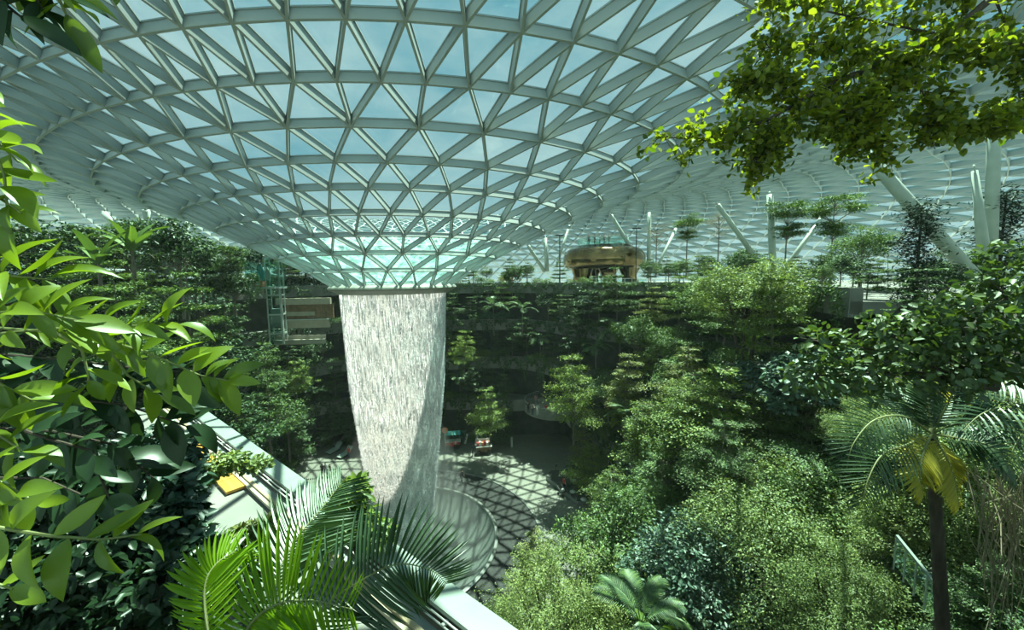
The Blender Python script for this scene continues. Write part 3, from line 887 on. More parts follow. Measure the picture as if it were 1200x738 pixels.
for k, (px, py, lab) in enumerate(((671, 577, 'small white round cushion at the left of the dark seat platform'), (684, 586, 'small white round cushion at the corner of the dark seat platform'), (672, 564, 'small white round cushion farther back on the seat platform'))):
    q = at_z(px, py, 0.56)
    o = thing('round_cushion', lab, 'cushion', (q.x, q.y, 0.56))
    MB().lathe([(0.01, 0.0), (0.28, 0.0), (0.34, 0.08), (0.3, 0.17), (0.01, 0.2)], 16).build('pad', M_white, o, smooth=True)
    MB().lathe([(0.33, 0.07), (0.36, 0.09), (0.33, 0.11)], 16).build('piping', M_grey, o)
for k, (px, py, sh_, trs, pose, lab) in enumerate(((378, 558, 'black', 'black', 0, 'person in black standing on the left of the plaza'),
        (382, 557, 'grey', 'navy', 0, 'person in grey beside a companion in black on the plaza'), (387, 558, 'black', 'navy', 2, 'person in dark clothes walking across the left plaza'),
        (541, 566, 'black', 'black', 2, 'person in black walking alone by the dark ring'), (661, 575, 'red', 'black', 0, 'person in a red top beside a pushchair by the seat platform'),
        (534, 528, 'pink', 'black', 0, 'person in pink at the green canopied cart'), (554, 534, 'navy', 'black', 0, 'person in navy left of the red goods cart'),
        (409, 537, 'red', 'navy', 0, 'person in red by the bench row near the waterfall'), (380, 512, 'white', 'grey', 0, 'person in white behind the sloping benches'),
        (322, 530, 'white', 'grey', 0, 'person in white among the trees left of the plaza'), (333, 536, 'pink', 'grey', 0, 'person in pink under the trees left of the plaza'),
        (652, 556, 'black', 'black', 0, 'person in black at the far end of the seat platform'))):
    q = at_z(px, py, 0.0)
    person((q.x, q.y, 0.0), 1.3 * k, pose, sh_, trs, lab)
q = at_z(659, 580, 0)
o = thing('pushchair', 'black pushchair with pale bundles beside the person in red', 'pushchair', (q.x, q.y, 0), 0.6)
MB().add([(-0.25, -0.4, 0.5), (0.25, -0.4, 0.5), (0.25, 0.2, 0.45), (-0.25, 0.2, 0.45), (-0.25, 0.45, 0.95), (0.25, 0.45, 0.95)], [(0, 1, 2, 3), (3, 2, 5, 4)]).build('seat', M_black, o)
for sx in (-0.28, 0.28):
    for sy in (-0.4, 0.35):
        MB().tube([(sx - 0.02, sy, 0.14), (sx + 0.02, sy, 0.14)], 0.14, 12).build('wheel', M_black, o)
    MB().tube([(sx, -0.4, 0.14), (sx, 0.5, 1.0)], 0.025, 5).build('frame', M_grey, o)
MB().box((0, -0.05, 0.62), (0.35, 0.3, 0.22)).build('bundle', M_white, o)

# ---- footbridge edge running down across the lower left
BZ = 19.7
b0 = at_z(205, 462, BZ); b1 = at_z(604, 760, BZ)
bd = (b1 - b0); BL = bd.length; bd.normalize()
rzb = math.atan2(bd.y, bd.x)
br = thing('footbridge', 'footbridge edge with pale metal coping, white rails and timber strips, lower left', 'bridge', tuple(b0), rzb)
# local x runs along the bridge, +y is to its left seen from b0 (away from the viewer), -y towards the viewer
NP_ = 9
for k in range(NP_):
    x0 = BL * k / NP_; x1 = BL * (k + 1) / NP_
    MB().box(((x0 + x1) / 2, 0, 0.0), (x1 - x0 - 0.02, 0.42, 0.07)).build('coping_panel', M_coping, br)
MB().box((BL / 2, 0.18, -0.62), (BL, 0.05, 1.15)).build('side_panel', M_grey, br)
MB().box((BL / 2, -0.19, -0.14), (BL, 0.03, 0.24)).build('inner_panel', M_black, br)
for k, (y, z) in enumerate(((-0.255, -0.05), (-0.30, -0.10))):
    MB().tube([(0, y, z), (BL, y, z)], 0.014, 8).build('rail', M_white, br)
for k in range(26):
    x = BL * (k + 0.5) / 26
    MB().box((x, -0.25, -0.09), (0.05, 0.12, 0.04)).build('rail_bracket', M_white, br)
MB().box((BL / 2, -0.385, -0.23), (BL, 0.15, 0.06)).build('gutter_strip', M_grey, br)
MB().box((BL / 2, -0.505, -0.20), (BL, 0.08, 0.10)).build('timber_strip', M_tan, br)
MB().box((BL / 2, -0.59, -0.22), (BL, 0.08, 0.06)).build('cream_strip', M_cream, br)
for k in range(6):
    MB().box((BL * 0.36 + k * 0.72, -0.83, -0.24), (0.70, 0.38, 0.06)).build('timber_panel', M_orange, br)
MB().box((BL / 2, -1.15, -0.36), (BL, 1.1, 0.1)).build('deck', M_concrete, br)
# ================================================================ plants: builders
M_bark = solid('bark', (0.13, 0.115, 0.09), (0.20, 0.18, 0.145), rough=0.9, scale=5, stretch=(3, 3, 0.6), bump=0.3)
M_bark_dark = solid('dark_bark', (0.045, 0.036, 0.028), (0.08, 0.065, 0.05), rough=0.9, scale=5, stretch=(3, 3, 0.6))
M_leaf = {
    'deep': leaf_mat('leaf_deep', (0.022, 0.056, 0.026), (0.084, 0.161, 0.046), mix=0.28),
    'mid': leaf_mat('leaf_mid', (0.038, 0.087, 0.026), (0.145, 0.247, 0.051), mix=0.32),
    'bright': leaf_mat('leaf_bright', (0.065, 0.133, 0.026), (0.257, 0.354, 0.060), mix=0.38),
    'olive': leaf_mat('leaf_olive', (0.091, 0.122, 0.034), (0.291, 0.333, 0.094), mix=0.36),
    'pale': leaf_mat('leaf_pale', (0.091, 0.153, 0.043), (0.302, 0.386, 0.120), mix=0.34),
    'blue': leaf_mat('leaf_bluish', (0.022, 0.060, 0.045), (0.090, 0.170, 0.110), mix=0.25, gloss=0.05),
    'palm': leaf_mat('leaf_palm', (0.038, 0.092, 0.034), (0.123, 0.214, 0.060), mix=0.30, gloss=0.05),
    'gold': leaf_mat('leaf_gold', (0.270, 0.270, 0.030), (0.540, 0.470, 0.050), mix=0.40),
    'conifer': leaf_mat('leaf_conifer', (0.010, 0.026, 0.018), (0.036, 0.075, 0.045), mix=0.15),
    'dry': leaf_mat('leaf_dry', (0.16, 0.12, 0.07), (0.30, 0.24, 0.15), mix=0.2),
}

def leaves(P, rg, L=(0.12, 0.2), ratio=0.45, up=1.0, droop=0.15, out=None, spread=0.45, heading=None, fine=False):
    """diamond leaves folded along the midrib at the points P"""
    n = len(P)
    if heading is None:
        yaw = rg.uniform(0, 2 * np.pi, n)
    else:
        yaw = heading + rg.normal(0, 0.9, n)
    pitch = rg.normal(-droop, spread, n)
    d = np.stack([np.cos(yaw) * np.cos(pitch), np.sin(yaw) * np.cos(pitch), np.sin(pitch)], 1)
    nn = np.stack([rg.normal(0, spread, n), rg.normal(0, spread, n), np.full(n, up)], 1)
    if out is not None: nn = nn + out * 0.8
    s = np.cross(d, nn); s /= np.linalg.norm(s, axis=1, keepdims=True) + 1e-9
    u = np.cross(s, d)
    l = rg.uniform(L[0], L[1], n)[:, None]; w = l * ratio * 0.5
    if fine:                                         # rounder outline for plants near the viewer
        V = np.empty((n, 6, 3))
        V[:, 0] = P; V[:, 3] = P + d * l - u * l * 0.10
        V[:, 1] = P + d * l * 0.28 + s * w * 0.9 + u * w * 0.3; V[:, 2] = P + d * l * 0.66 + s * w * 0.85 + u * w * 0.25
        V[:, 5] = P + d * l * 0.28 - s * w * 0.9 + u * w * 0.3; V[:, 4] = P + d * l * 0.66 - s * w * 0.85 + u * w * 0.25
        F = np.array([(0, 1, 2), (0, 2, 3), (0, 3, 4), (0, 4, 5)])
        F = (F[None] + (np.arange(n) * 6)[:, None, None]).reshape(-1, 3)
        return V.reshape(-1, 3), F
    V = np.empty((n, 4, 3))
    V[:, 0] = P; V[:, 2] = P + d * l - u * l * 0.08
    V[:, 1] = P + d * l * 0.48 + s * w + u * w * 0.35
    V[:, 3] = P + d * l * 0.48 - s * w + u * w * 0.35
    F = np.array([(0, 1, 2), (0, 2, 3)])
    F = (F[None] + (np.arange(n) * 4)[:, None, None]).reshape(-1, 3)
    return V.reshape(-1, 3), F

def join(parts):
    Vs, Fs, b = [], [], 0
    for V, F in parts:
        Vs.append(V); Fs.append(F + b); b += len(V)
    return np.concatenate(Vs), np.concatenate(Fs)

def layered_tree(seed, H, R, layers, n, L, mat, trunk_mat=None, base=0.3, trunk_r=0.09, flat=0.035):
    """thin trunk carrying flat plates of leaves, one above the other"""
    rg = np.random.default_rng(seed)
    t = MB()
    lean = rg.normal(0, 0.04, 2)
    spine = [(lean[0] * z * z / H, lean[1] * z * z / H, z) for z in np.linspace(0, H, 7)]
    t.tube(spine, [trunk_r * (1 - 0.8 * k / 6) for k in range(7)], 6)
    P, Hd = [], []
    boughs = []
    for i in range(layers):
        f = (i + 0.5) / layers
        z = H * (base + (1 - base) * f) + rg.normal(0, 0.05) 
        rl = R * (1.0 - 0.75 * f ** 1.6) * rg.uniform(0.8, 1.15)
        k = int(rg.integers(4, 7))
        a0 = rg.uniform(0, 6.28)
        for j in range(k):
            a = a0 + j * 2 * np.pi / k + rg.normal(0, 0.25)
            ln = rl * rg.uniform(0.55, 1.1)
            sx, sy = lean[0] * z * z / H, lean[1] * z * z / H
            b0 = np.array([sx, sy, z - 0.12 * ln]); b1 = np.array([sx + ln * math.cos(a), sy + ln * math.sin(a), z + rg.normal(0.0, 0.06) * ln])
            t.tube([b0, (b0 + b1) / 2 + np.array([0, 0, 0.06 * ln]), b1], [trunk_r * 0.35, trunk_r * 0.25, 0.008], 4, caps=False)
            boughs.append((b0, b1, ln, a))
    tot = sum(b[2] ** 1.5 for b in boughs)
    for b0, b1, ln, a in boughs:
        m = max(8, int(n * ln ** 1.5 / tot))
        nc = 4
        for c in range(nc):
            u = 0.35 + 0.65 * (c + rg.uniform(0, 1)) / nc
            ce = b0 + (b1 - b0) * u + np.array([-math.sin(a), math.cos(a), 0]) * rg.normal(0, 0.18 * ln)
            rc = ln * rg.uniform(0.2, 0.36)
            q = rg.normal(0, 1, (m // nc, 3)) * np.array([rc * 0.6, rc * 0.6, flat * ln + 0.03])
            P.append(ce + q); Hd.append(np.full(m // nc, a))
    P = np.concatenate(P); Hd = np.concatenate(Hd)
    V, F = leaves(P, rg, L, heading=Hd, spread=0.27, droop=0.08)
    return t.mesh('trunk', trunk_mat or M_bark), array_mesh('crown', V, F, mat)

def bushy_tree(seed, H, R, n, L, mat, trunk_mat=None, crown_h=0.6, trunk_r=0.1, clumps=46, ratio=0.5, stems=1, rc=0.27):
    """rounded crown made of many leafy clumps on forking boughs"""
    rg = np.random.default_rng(seed)
    t = MB()
    cz = H * (1 - crown_h / 2); ez = H * crown_h / 2
    for s in range(stems):
        off = rg.normal(0, 0.15, 2) if stems > 1 else np.zeros(2)
        top = np.array([off[0] * 4, off[1] * 4, H * 0.8])
        t.tube([(off[0], off[1], 0), (off[0] * 2, off[1] * 2, H * 0.4), tuple(top)], [trunk_r, trunk_r * 0.75, trunk_r * 0.3], 6)
    P, O = [], []
    per = n // clumps
    for c in range(clumps):
        v = rg.normal(0, 1, 3); v /= np.linalg.norm(v)
        if v[2] < -0.55: v[2] *= -0.4
        rr = rg.uniform(0.55, 1.0)
        ce = np.array([v[0] * R * rr, v[1] * R * rr, cz + v[2] * ez * rr])
        if c % 2 == 0:
            t.tube([(0, 0, H * 0.4 + rg.uniform(0, 0.2) * H), tuple(np.array([ce[0] * 0.6, ce[1] * 0.6, (ce[2] + H * 0.45) / 2 + 0.1])), tuple(ce)],
                   [trunk_r * 0.4, trunk_r * 0.25, 0.006], 4, caps=False)
        r = R * rc * rg.uniform(0.7, 1.3)
        q = rg.normal(0, 1, (per, 3)); q /= np.linalg.norm(q, axis=1, keepdims=True)
        q *= rg.uniform(0.25, 1.0, (per, 1)) ** 0.5
        P.append(ce + q * np.array([r, r, r * 0.75])); O.append(q * 0.7 + v * 0.3)
    P = np.concatenate(P); O = np.concatenate(O)
    V, F = leaves(P, rg, L, ratio=ratio, out=O, up=0.8, heading=np.arctan2(O[:, 1], O[:, 0]), spread=0.5)
    return t.mesh('trunk', trunk_mat or M_bark), array_mesh('crown', V, F, mat)

def umbrella_tree(seed, H, R, n, L, mat, trunk_r=0.1):
    """tall bare stem opening into a flat fan of fine twigs"""
    rg = np.random.default_rng(seed)
    t = MB()
    t.tube([(0, 0, 0), (0.05, 0, H * 0.5), (0, 0.04, H * 0.95)], [trunk_r, trunk_r * 0.7, trunk_r * 0.25], 6)
    P = []
    tiers = 5
    for i in range(tiers):
        z0 = H * (0.58 + 0.08 * i)
        for j in range(8):
            a = rg.uniform(0, 6.28); ln = R * rg.uniform(0.5, 1.0) * (0.55 + 0.45 * (i >= 2))
            b1 = np.array([ln * math.cos(a), ln * math.sin(a), z0 + ln * 0.75])
            b1[2] = min(b1[2], H * rg.uniform(0.82, 1.02))
            t.tube([(0, 0, z0), tuple(b1 * np.array([0.5, 0.5, 0]) + np.array([0, 0, z0 + (b1[2] - z0) * 0.55])), tuple(b1)], [trunk_r * 0.3, trunk_r * 0.2, 0.01], 4, caps=False)
            m = n // (tiers * 8)
            q = rg.normal(0, 1, (m, 3)) * np.array([0.22 * R, 0.22 * R, 0.05 * R])
            P.append(b1 * np.array([0.9, 0.9, 1]) + q)
    V, F = leaves(np.concatenate(P), rg, L, spread=0.35)
    return t.mesh('trunk', M_bark), array_mesh('crown', V, F, mat)

def conifer(seed, H, R, n, L, mat):
    rg = np.random.default_rng(seed)
    t = MB(); t.tube([(0, 0, 0), (0, 0, H)], [0.1, 0.02], 6)
    P = []
    for c in range(60):
        f = (c + rg.uniform(0, 1)) / 60
        z = H * (0.12 + 0.88 * f); rl = R * (0.35 + 0.65 * (1 - f)) * (0.65 + 0.35 * math.sin(c * 1.9)) * (1.0 if f < 0.9 else 0.6)
        a = rg.uniform(0, 6.28)
        ce = np.array([rl * 0.65 * math.cos(a), rl * 0.65 * math.sin(a), z])
        P.append(ce + rg.normal(0, 1, (n // 60, 3)) * np.array([0.3 * R, 0.3 * R, 0.035 * H]))
    V, F = leaves(np.concatenate(P), rg, L, ratio=0.3, spread=0.5)
    return t.mesh('trunk', M_bark_dark), array_mesh('crown', V, F, mat)

def frond_mesh(seed, ln, width, m, mat, arch=0.35, tilt=0.5, droop=0.25, leaflet_w=0.035, stalk=0.18, tip=0.25):
    """one feather leaf along +X, leaflets joined with their rib"""
    rg = np.random.default_rng(seed)
    mb = MB()
    def rib(u):
        return np.array([ln * u * (1 - 0.12 * u), 0.0, ln * (tilt * u - (tilt * 0.35 + arch) * u * u)])
    mb.tube([tuple(rib(u)) for u in np.linspace(0, 1, 9)], [0.018 * ln / 2 * (1 - 0.85 * k / 8) + 0.003 for k in range(9)], 4)
    for i in range(m):
        u = stalk + (1 - stalk) * (i + 0.5) / m
        p = rib(u); tg = rib(min(u + 0.02, 1.0)) - rib(u - 0.02); tg /= np.linalg.norm(tg)
        w = width * (math.sin(math.pi * (0.12 + 0.83 * (u - stalk) / (1 - stalk))) ** 0.7)
        for sgn in (-1, 1):
            lo = w * rg.uniform(0.9, 1.08)
            d = np.array([0.0, sgn, 0.0]) * 0.85 + tg * (0.45 + tip * u) + np.array([0, 0, 0.18])
            d /= np.linalg.norm(d)
            mid = p + d * lo * 0.5; end = p + d * lo + np.array([0, 0, -droop * lo * rg.uniform(0.7, 1.2)])
            s = np.cross(d, [0, 0, 1]); s /= np.linalg.norm(s); s = s * leaflet_w * 0.5
            mb.add([p - s * 0.5, p + s * 0.5, mid + s, end, mid - s, mid + np.array([0, 0, leaflet_w * 0.3])],
                   [(0, 5, 4), (0, 1, 5), (1, 2, 5), (2, 3, 5), (3, 4, 5)])
    return mb.mesh('frond', mat)

# ---------------------------------------------------------------- prototypes (mesh pairs shared by the copies)
PROTO = {}
for i in range(5):
    PROTO['layered_deep', i] = layered_tree(10 + i, 7.0, 2.3, 5 + i % 3, 3400, (0.20, 0.34), M_leaf['deep'])
for i in range(4):
    PROTO['layered_mid', i] = layered_tree(30 + i, 7.0, 2.5, 5 + i % 2, 9000, (0.12, 0.22), M_leaf['mid'])
for i in range(3):
    PROTO['layered_bright', i] = layered_tree(40 + i, 6.5, 2.4, 6, 9000, (0.11, 0.20), M_leaf['bright'])
for i in range(2):
    PROTO['layered_olive', i] = layered_tree(45 + i, 6.5, 2.2, 6, 9000, (0.10, 0.18), M_leaf['olive'])
for i in range(3):
    PROTO['bushy_deep', i] = bushy_tree(50 + i, 5.5, 1.9, 3000, (0.18, 0.30), M_leaf['deep'])
for i in range(2):
    PROTO['bushy_blue', i] = bushy_tree(55 + i, 5.0, 1.8, 4000, (0.16, 0.28), M_leaf['blue'], ratio=0.6)
for i in range(2):
    PROTO['bushy_mid', i] = bushy_tree(58 + i, 6.0, 2.2, 9000, (0.10, 0.18), M_leaf['mid'])
for i in range(3):
    PROTO['bushy_pale', i] = bushy_tree(60 + i, 7.0, 2.7, 17000, (0.08, 0.15), M_leaf['pale'], crown_h=0.72, clumps=90, trunk_mat=M_bark_dark, stems=3, rc=0.22)
for i in range(2):
    PROTO['umbrella', i] = umbrella_tree(70 + i, 9.0, 1.9, 6500, (0.14, 0.26), M_leaf['mid'])
for i in range(2):
    PROTO['fine_layered', i] = layered_tree(130 + i, 7.0, 2.7, 6, 26000, (0.065, 0.125), M_leaf['mid'])
for i in range(3):
    PROTO['fine_pale', i] = bushy_tree(140 + i, 7.0, 2.8, 42000, (0.05, 0.095), M_leaf['pale'], crown_h=0.72, clumps=150, trunk_mat=M_bark_dark, stems=3, rc=0.19)
PROTO['fine_blue', 0] = bushy_tree(150, 5.0, 1.8, 12000, (0.09, 0.17), M_leaf['blue'], ratio=0.5, crown_h=0.9, clumps=80)
PROTO['umbrella_bare', 0] = umbrella_tree(74, 8.0, 2.2, 1500, (0.08, 0.16), M_leaf['dry'])
PROTO['conifer', 0] = conifer(80, 7.0, 1.0, 4200, (0.14, 0.26), M_leaf['conifer'])
for i in range(3):
    PROTO['shrub_deep', i] = bushy_tree(90 + i, 1.7, 1.15, 900, (0.14, 0.26), M_leaf['deep'], crown_h=0.95, clumps=22, trunk_r=0.03, rc=0.4)
for i in range(2):
    PROTO['shrub_mid', i] = bushy_tree(95 + i, 1.6, 1.1, 1600, (0.09, 0.17), M_leaf['mid'], crown_h=0.95, clumps=24, trunk_r=0.03, rc=0.4)
for i in range(2):
    PROTO['shrub_blue', i] = bushy_tree(98 + i, 1.7, 1.1, 900, (0.16, 0.30), M_leaf['blue'], crown_h=0.95, clumps=22, trunk_r=0.03, ratio=0.65, rc=0.4)
PROTO['low_dark', 0] = bushy_tree(160, 1.7, 1.2, 5200, (0.06, 0.12), M_leaf['deep'], crown_h=0.95, clumps=40, trunk_r=0.03, rc=0.35)
PROTO['low_mid', 0] = bushy_tree(161, 1.7, 1.2, 5200, (0.05, 0.10), M_leaf['mid'], crown_h=0.95, clumps=40, trunk_r=0.03, rc=0.35)
PROTO['shrub_gold', 0] = bushy_tree(102, 1.7, 1.2, 1500, (0.10, 0.2), M_leaf['gold'], crown_h=0.95, clumps=24, trunk_r=0.03, rc=0.4)

FROND = [frond_mesh(200 + i, 2.2, 0.62, 26, M_leaf['palm'], arch=0.3 + 0.12 * i, tilt=0.55, droop=0.35, leaflet_w=0.055) for i in range(3)]
BLADE = []
for i in range(2):                                   # broad banana-like blade along +X
    mb = MB(); vs, fs = [], []
    for k in range(9):
        u = k / 8; w = 0.02 if k == 0 else 0.24 * math.sin(math.pi * (0.12 + 0.84 * u)) ** 0.8
        x = 1.9 * u; z = 1.2 * u - (0.75 + 0.4 * i) * u * u
        vs += [(x, -w, z + 0.06 * (k > 0)), (x, 0, z), (x, w, z + 0.06 * (k > 0))]
    for k in range(8):
        b = 3 * k
        fs += [(b, b + 1, b + 4, b + 3), (b + 1, b + 2, b + 5, b + 4)]
    BLADE.append(mb.add(vs, fs).mesh('leaf_blade', M_leaf['mid']))

LOOK = {
    'layered_deep': ('layered_tree', 'tree', 'dark tiered tree'),
    'layered_mid': ('layered_tree', 'tree', 'mid green tiered tree'),
    'layered_bright': ('layered_tree', 'tree', 'bright green tiered tree'),
    'layered_olive': ('layered_tree', 'tree', 'olive yellow tiered tree'),
    'bushy_deep': ('bushy_tree', 'tree', 'dark round-crowned tree'),
    'bushy_blue': ('bushy_tree', 'tree', 'bluish green broad-leaved tree'),
    'bushy_mid': ('bushy_tree', 'tree', 'mid green round-crowned tree'),
    'bushy_pale': ('bushy_tree', 'tree', 'pale green fine-leaved tree'),
    'fine_layered': ('layered_tree', 'tree', 'fine-leaved tiered tree'),
    'fine_pale': ('bushy_tree', 'tree', 'pale green fine-leaved tree'),
    'fine_blue': ('bushy_tree', 'tree', 'bluish shaggy tree'),
    'umbrella': ('umbrella_tree', 'tree', 'slender umbrella-crowned tree'),
    'umbrella_bare': ('umbrella_tree', 'tree', 'nearly bare twiggy tree'),
    'conifer': ('conifer', 'tree', 'dark columnar conifer'),
    'shrub_deep': ('shrub', 'shrub', 'dark green shrub'),
    'shrub_mid': ('shrub', 'shrub', 'mid green small-leaved shrub'),
    'shrub_blue': ('shrub', 'shrub', 'bluish broad-leaved shrub'),
    'shrub_gold': ('shrub', 'shrub', 'golden yellow shrub'),
    'low_dark': ('shrub', 'shrub', 'low dark shrub'),
    'low_mid': ('shrub', 'shrub', 'low mid green shrub'),
    'palm': ('palm_tree', 'palm', 'small feather palm'),
    'banana': ('banana_plant', 'plant', 'broad-leaved plant'),
}
PLANTED = []                                         # (object, kind, place) for the labels given at the end
COUNT = {}
prng = random.Random(17)
def plant(kind, loc, H, place, rz=None, wide=1.0, variant=None, label=None):
    """a plant of height H standing at loc"""
    name, cat, look = LOOK[kind]
    rz = prng.uniform(0, 6.28) if rz is None else rz
    if kind == 'palm':
        o = thing(name, None, cat, loc, rz)
        mb = MB(); mb.tube([(0, 0, 0), (0.05, 0.02, H * 0.4), (0, 0, H * 0.72)], [0.10, 0.07, 0.06], 6)
        link('trunk', mb.mesh('trunk', M_bark), o)
        nf = prng.randint(8, 11)
        for k in range(nf):
            f = link('frond', FROND[k % 3], o)
            f.location = (0, 0, H * 0.72)
            f.rotation_euler = (0, -prng.uniform(-0.35, 0.75), k * 2.4)
            s = H / 5.0 * prng.uniform(0.85, 1.1); f.scale = (s, s, s)
    elif kind == 'banana':
        o = thing(name, None, cat, loc, rz)
        mb = MB(); mb.tube([(0, 0, 0), (0, 0, H * 0.45)], [0.11, 0.08], 6)
        link('stem', mb.mesh('stem', M_bark), o)
        for k in range(8):
            f = link('leaf_blade', BLADE[k % 2], o)
            f.location = (0, 0, H * 0.4)
            f.rotation_euler = (0, -prng.uniform(0.15, 0.8), k * 2.4)
            s = H / 3.2 * prng.uniform(0.85, 1.15); f.scale = (s, s, s)
    else:
        vs = [k for k in PROTO if k[0] == kind]
        v = vs[prng.randrange(len(vs))] if variant is None else (kind, variant)
        tm, cm = PROTO[v]
        h0 = {'layered_deep': 7, 'layered_mid': 7, 'layered_bright': 6.5, 'layered_olive': 6.5, 'bushy_deep': 5.5, 'bushy_blue': 5, 'bushy_mid': 6,
              'bushy_pale': 7, 'fine_layered': 7, 'fine_pale': 7, 'fine_blue': 5, 'umbrella': 9, 'umbrella_bare': 8, 'conifer': 7}.get(kind, 1.7)
        s = H / h0
        o = thing(name, None, cat, loc, rz, scale=(s * wide, s * wide, s))
        link('trunk', tm, o); link('crown', cm, o, 'stuff')
    if label: o['label'] = label
    else: PLANTED.append((o, look, place))
    return o

def finish_labels():
    groups = {}
    for o, look, place in PLANTED: groups.setdefault((look, place), []).append(o)
    ORD = ['leftmost', 'second', 'third', 'fourth', 'fifth', 'sixth', 'seventh', 'eighth', 'ninth', 'tenth', 'eleventh', 'twelfth', 'thirteenth', 'fourteenth', 'fifteenth', 'sixteenth']
    for (look, place), os_ in groups.items():
        os_.sort(key=lambda o: project(np.array([o.location]))[0][0])
        for i, o in enumerate(os_):
            if len(os_) == 1: o['label'] = look + ' ' + place
            else: o['label'] = (ORD[i] if i < 16 else 'number %d' % (i + 1)) + ' ' + look + ' ' + place + ('' if i == 0 or len((look + place).split()) > 12 else ' from left')
            if len(os_) > 1: o['group'] = look + 's ' + place
def fit_height(p, H):
    """plants on the right stay below the line where the glass shows"""
    for _ in range(9):
        q = project(np.array([[p[0], p[1], p[2] + H]]))[0]
        if 288 < q[0] < 392 and q[1] < 398 and q[2] < 58: H *= 0.8          # the lift tower and shop front stay in view
        elif q[0] > 540 and q[1] < np.interp(q[0], [540, 660, 760, 900, 1000, 1200], [296, 300, 297, 293, 296, 305]): H *= 0.85
        else: break
    return H
def visible(loc, H, m=160):
    q = project(np.array([[loc[0], loc[1], loc[2] + H * 0.5], [loc[0], loc[1], loc[2] + H]]))
    return q[0, 2] > 1.0 and -m < q[0, 0] < 1200 + m and q[1, 1] < 738 + m and q[0, 1] > -m
# ================================================================ the forest on the terraces
M_ivy = M_leaf['deep']
LEVEL_NAME = ['by the plaza', 'on the lowest terrace', 'on the second terrace', 'on the third terrace', 'on the top terrace']
def side(ph):
    if ph > 126: return 'left of the waterfall'
    if ph > 84: return 'behind the waterfall'
    if ph > 34: return 'right of the waterfall'
    return 'at far right'
frng = random.Random(5)
def choose(ws):
    t = frng.uniform(0, sum(w for _, w in ws))
    for k, w in ws:
        t -= w
        if t <= 0: return k
    return ws[-1][0]
def in_alcove(ph, lo=44, hi=61): return lo < ph < hi
for L in range(0, 4):
    ph = -42.0
    while ph < 205:
        R0 = edge_r(L, ph); R1 = edge_r(L + 1, ph)
        right = ph < 34
        z = LEVEL_Z[L]
        if L == 0:
            R = R1 - frng.uniform(0.3, 1.2) if not right else R1 - frng.uniform(0.2, 2.2)
        else:
            R = R0 + frng.uniform(0.3, max(0.5, min(R1 - R0 - 0.3, 2.6)))
        p = polar(R, ph, z + (0.0 if L == 0 else 0.3))
        if ph < -23: p.z = float(slope_z(R, ph)) - 0.05
        if ph < -23 and math.hypot(p.x, p.y) < 13: ph += 3.0; continue
        if right:
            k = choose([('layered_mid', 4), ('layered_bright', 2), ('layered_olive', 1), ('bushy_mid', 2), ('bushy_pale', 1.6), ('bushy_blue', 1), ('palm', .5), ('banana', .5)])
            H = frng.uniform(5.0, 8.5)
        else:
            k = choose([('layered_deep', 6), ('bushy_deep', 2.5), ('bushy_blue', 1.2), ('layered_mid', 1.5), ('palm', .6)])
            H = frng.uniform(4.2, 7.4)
        if k == 'banana': H = frng.uniform(2.5, 3.5)
        if L == 3 and 36 < ph < 70: H = min(H, 4.6)
        skip = (L == 0 and in_alcove(ph)) or (L == 1 and in_alcove(ph, 40, 64)) or (L == 3 and 58 < ph < 68) or (L in (2, 3) and 117 < ph < 128)
        if L == 0 and not right and frng.random() < 0.45: skip = True
        if right and math.hypot(p.x, p.y) < 25:      # close to the viewer: finer leaves
            k = {'layered_mid': 'fine_layered', 'layered_bright': 'fine_layered', 'bushy_mid': 'fine_layered', 'bushy_pale': 'fine_pale', 'bushy_blue': 'fine_blue'}.get(k, k)
        if right and math.hypot(p.x, p.y) < 25: H = min(H, frng.uniform(3.6, 5.6))
        H = fit_height(p, H)
        if right:
            q = project(np.array([[p.x, p.y, p.z + H]]))[0]
            if 790 < q[0] < 1085 and q[1] > 390 and q[2] < 20: skip = True
        if H < 1.2: skip = True
        if not skip and visible(p, H):
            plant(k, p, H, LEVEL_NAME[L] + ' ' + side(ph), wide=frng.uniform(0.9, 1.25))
        step = frng.uniform(2.0, 3.1) if not right else frng.uniform(2.1, 3.2)
        ph += math.degrees(step / R)
    # shrubs along the planter edges
    ph = -42.0
    while ph < 205:
        if L > 0:
            R0 = edge_r(L, ph)
            p = polar(R0 + frng.uniform(0.1, 0.6), ph, LEVEL_Z[L] + 0.35)
            if ph < -23: p.z = float(slope_z(math.hypot(p.x - AX.x, p.y - AX.y), ph)) - 0.05
            if ph < -23 and math.hypot(p.x, p.y) < 13: ph += 3.0; continue
            k = choose([('shrub_deep', 4), ('shrub_mid', 2), ('shrub_blue', 1.5)])
            H = fit_height(p, frng.uniform(1.0, 1.9))
            if not (L == 1 and in_alcove(ph, 38, 66)) and not (L == 3 and 59 < ph < 67) and visible(p, H) and H > 0.6 and frng.random() < 0.8:
                plant(k, p, H, LEVEL_NAME[L] + ' ' + side(ph), wide=frng.uniform(1.0, 1.5))
            ph += math.degrees(frng.uniform(1.7, 2.6) / R0)
        else:
            R0 = edge_r(1, ph)
            p = polar(R0 - frng.uniform(0.2, 0.9), ph, 0)
            if ph < -23: p.z = float(slope_z(math.hypot(p.x - AX.x, p.y - AX.y), ph)) - 0.05
            k = choose([('shrub_deep', 4), ('shrub_mid', 2), ('shrub_blue', 1.5), ('banana', 0.4)])
            H = frng.uniform(1.2, 2.4)
            if not in_alcove(ph, 42, 63) and visible(p, H):
                plant(k, p, H, LEVEL_NAME[0] + ' ' + side(ph), wide=frng.uniform(1.0, 1.4))
            ph += math.degrees(frng.uniform(1.8, 2.8) / R0)

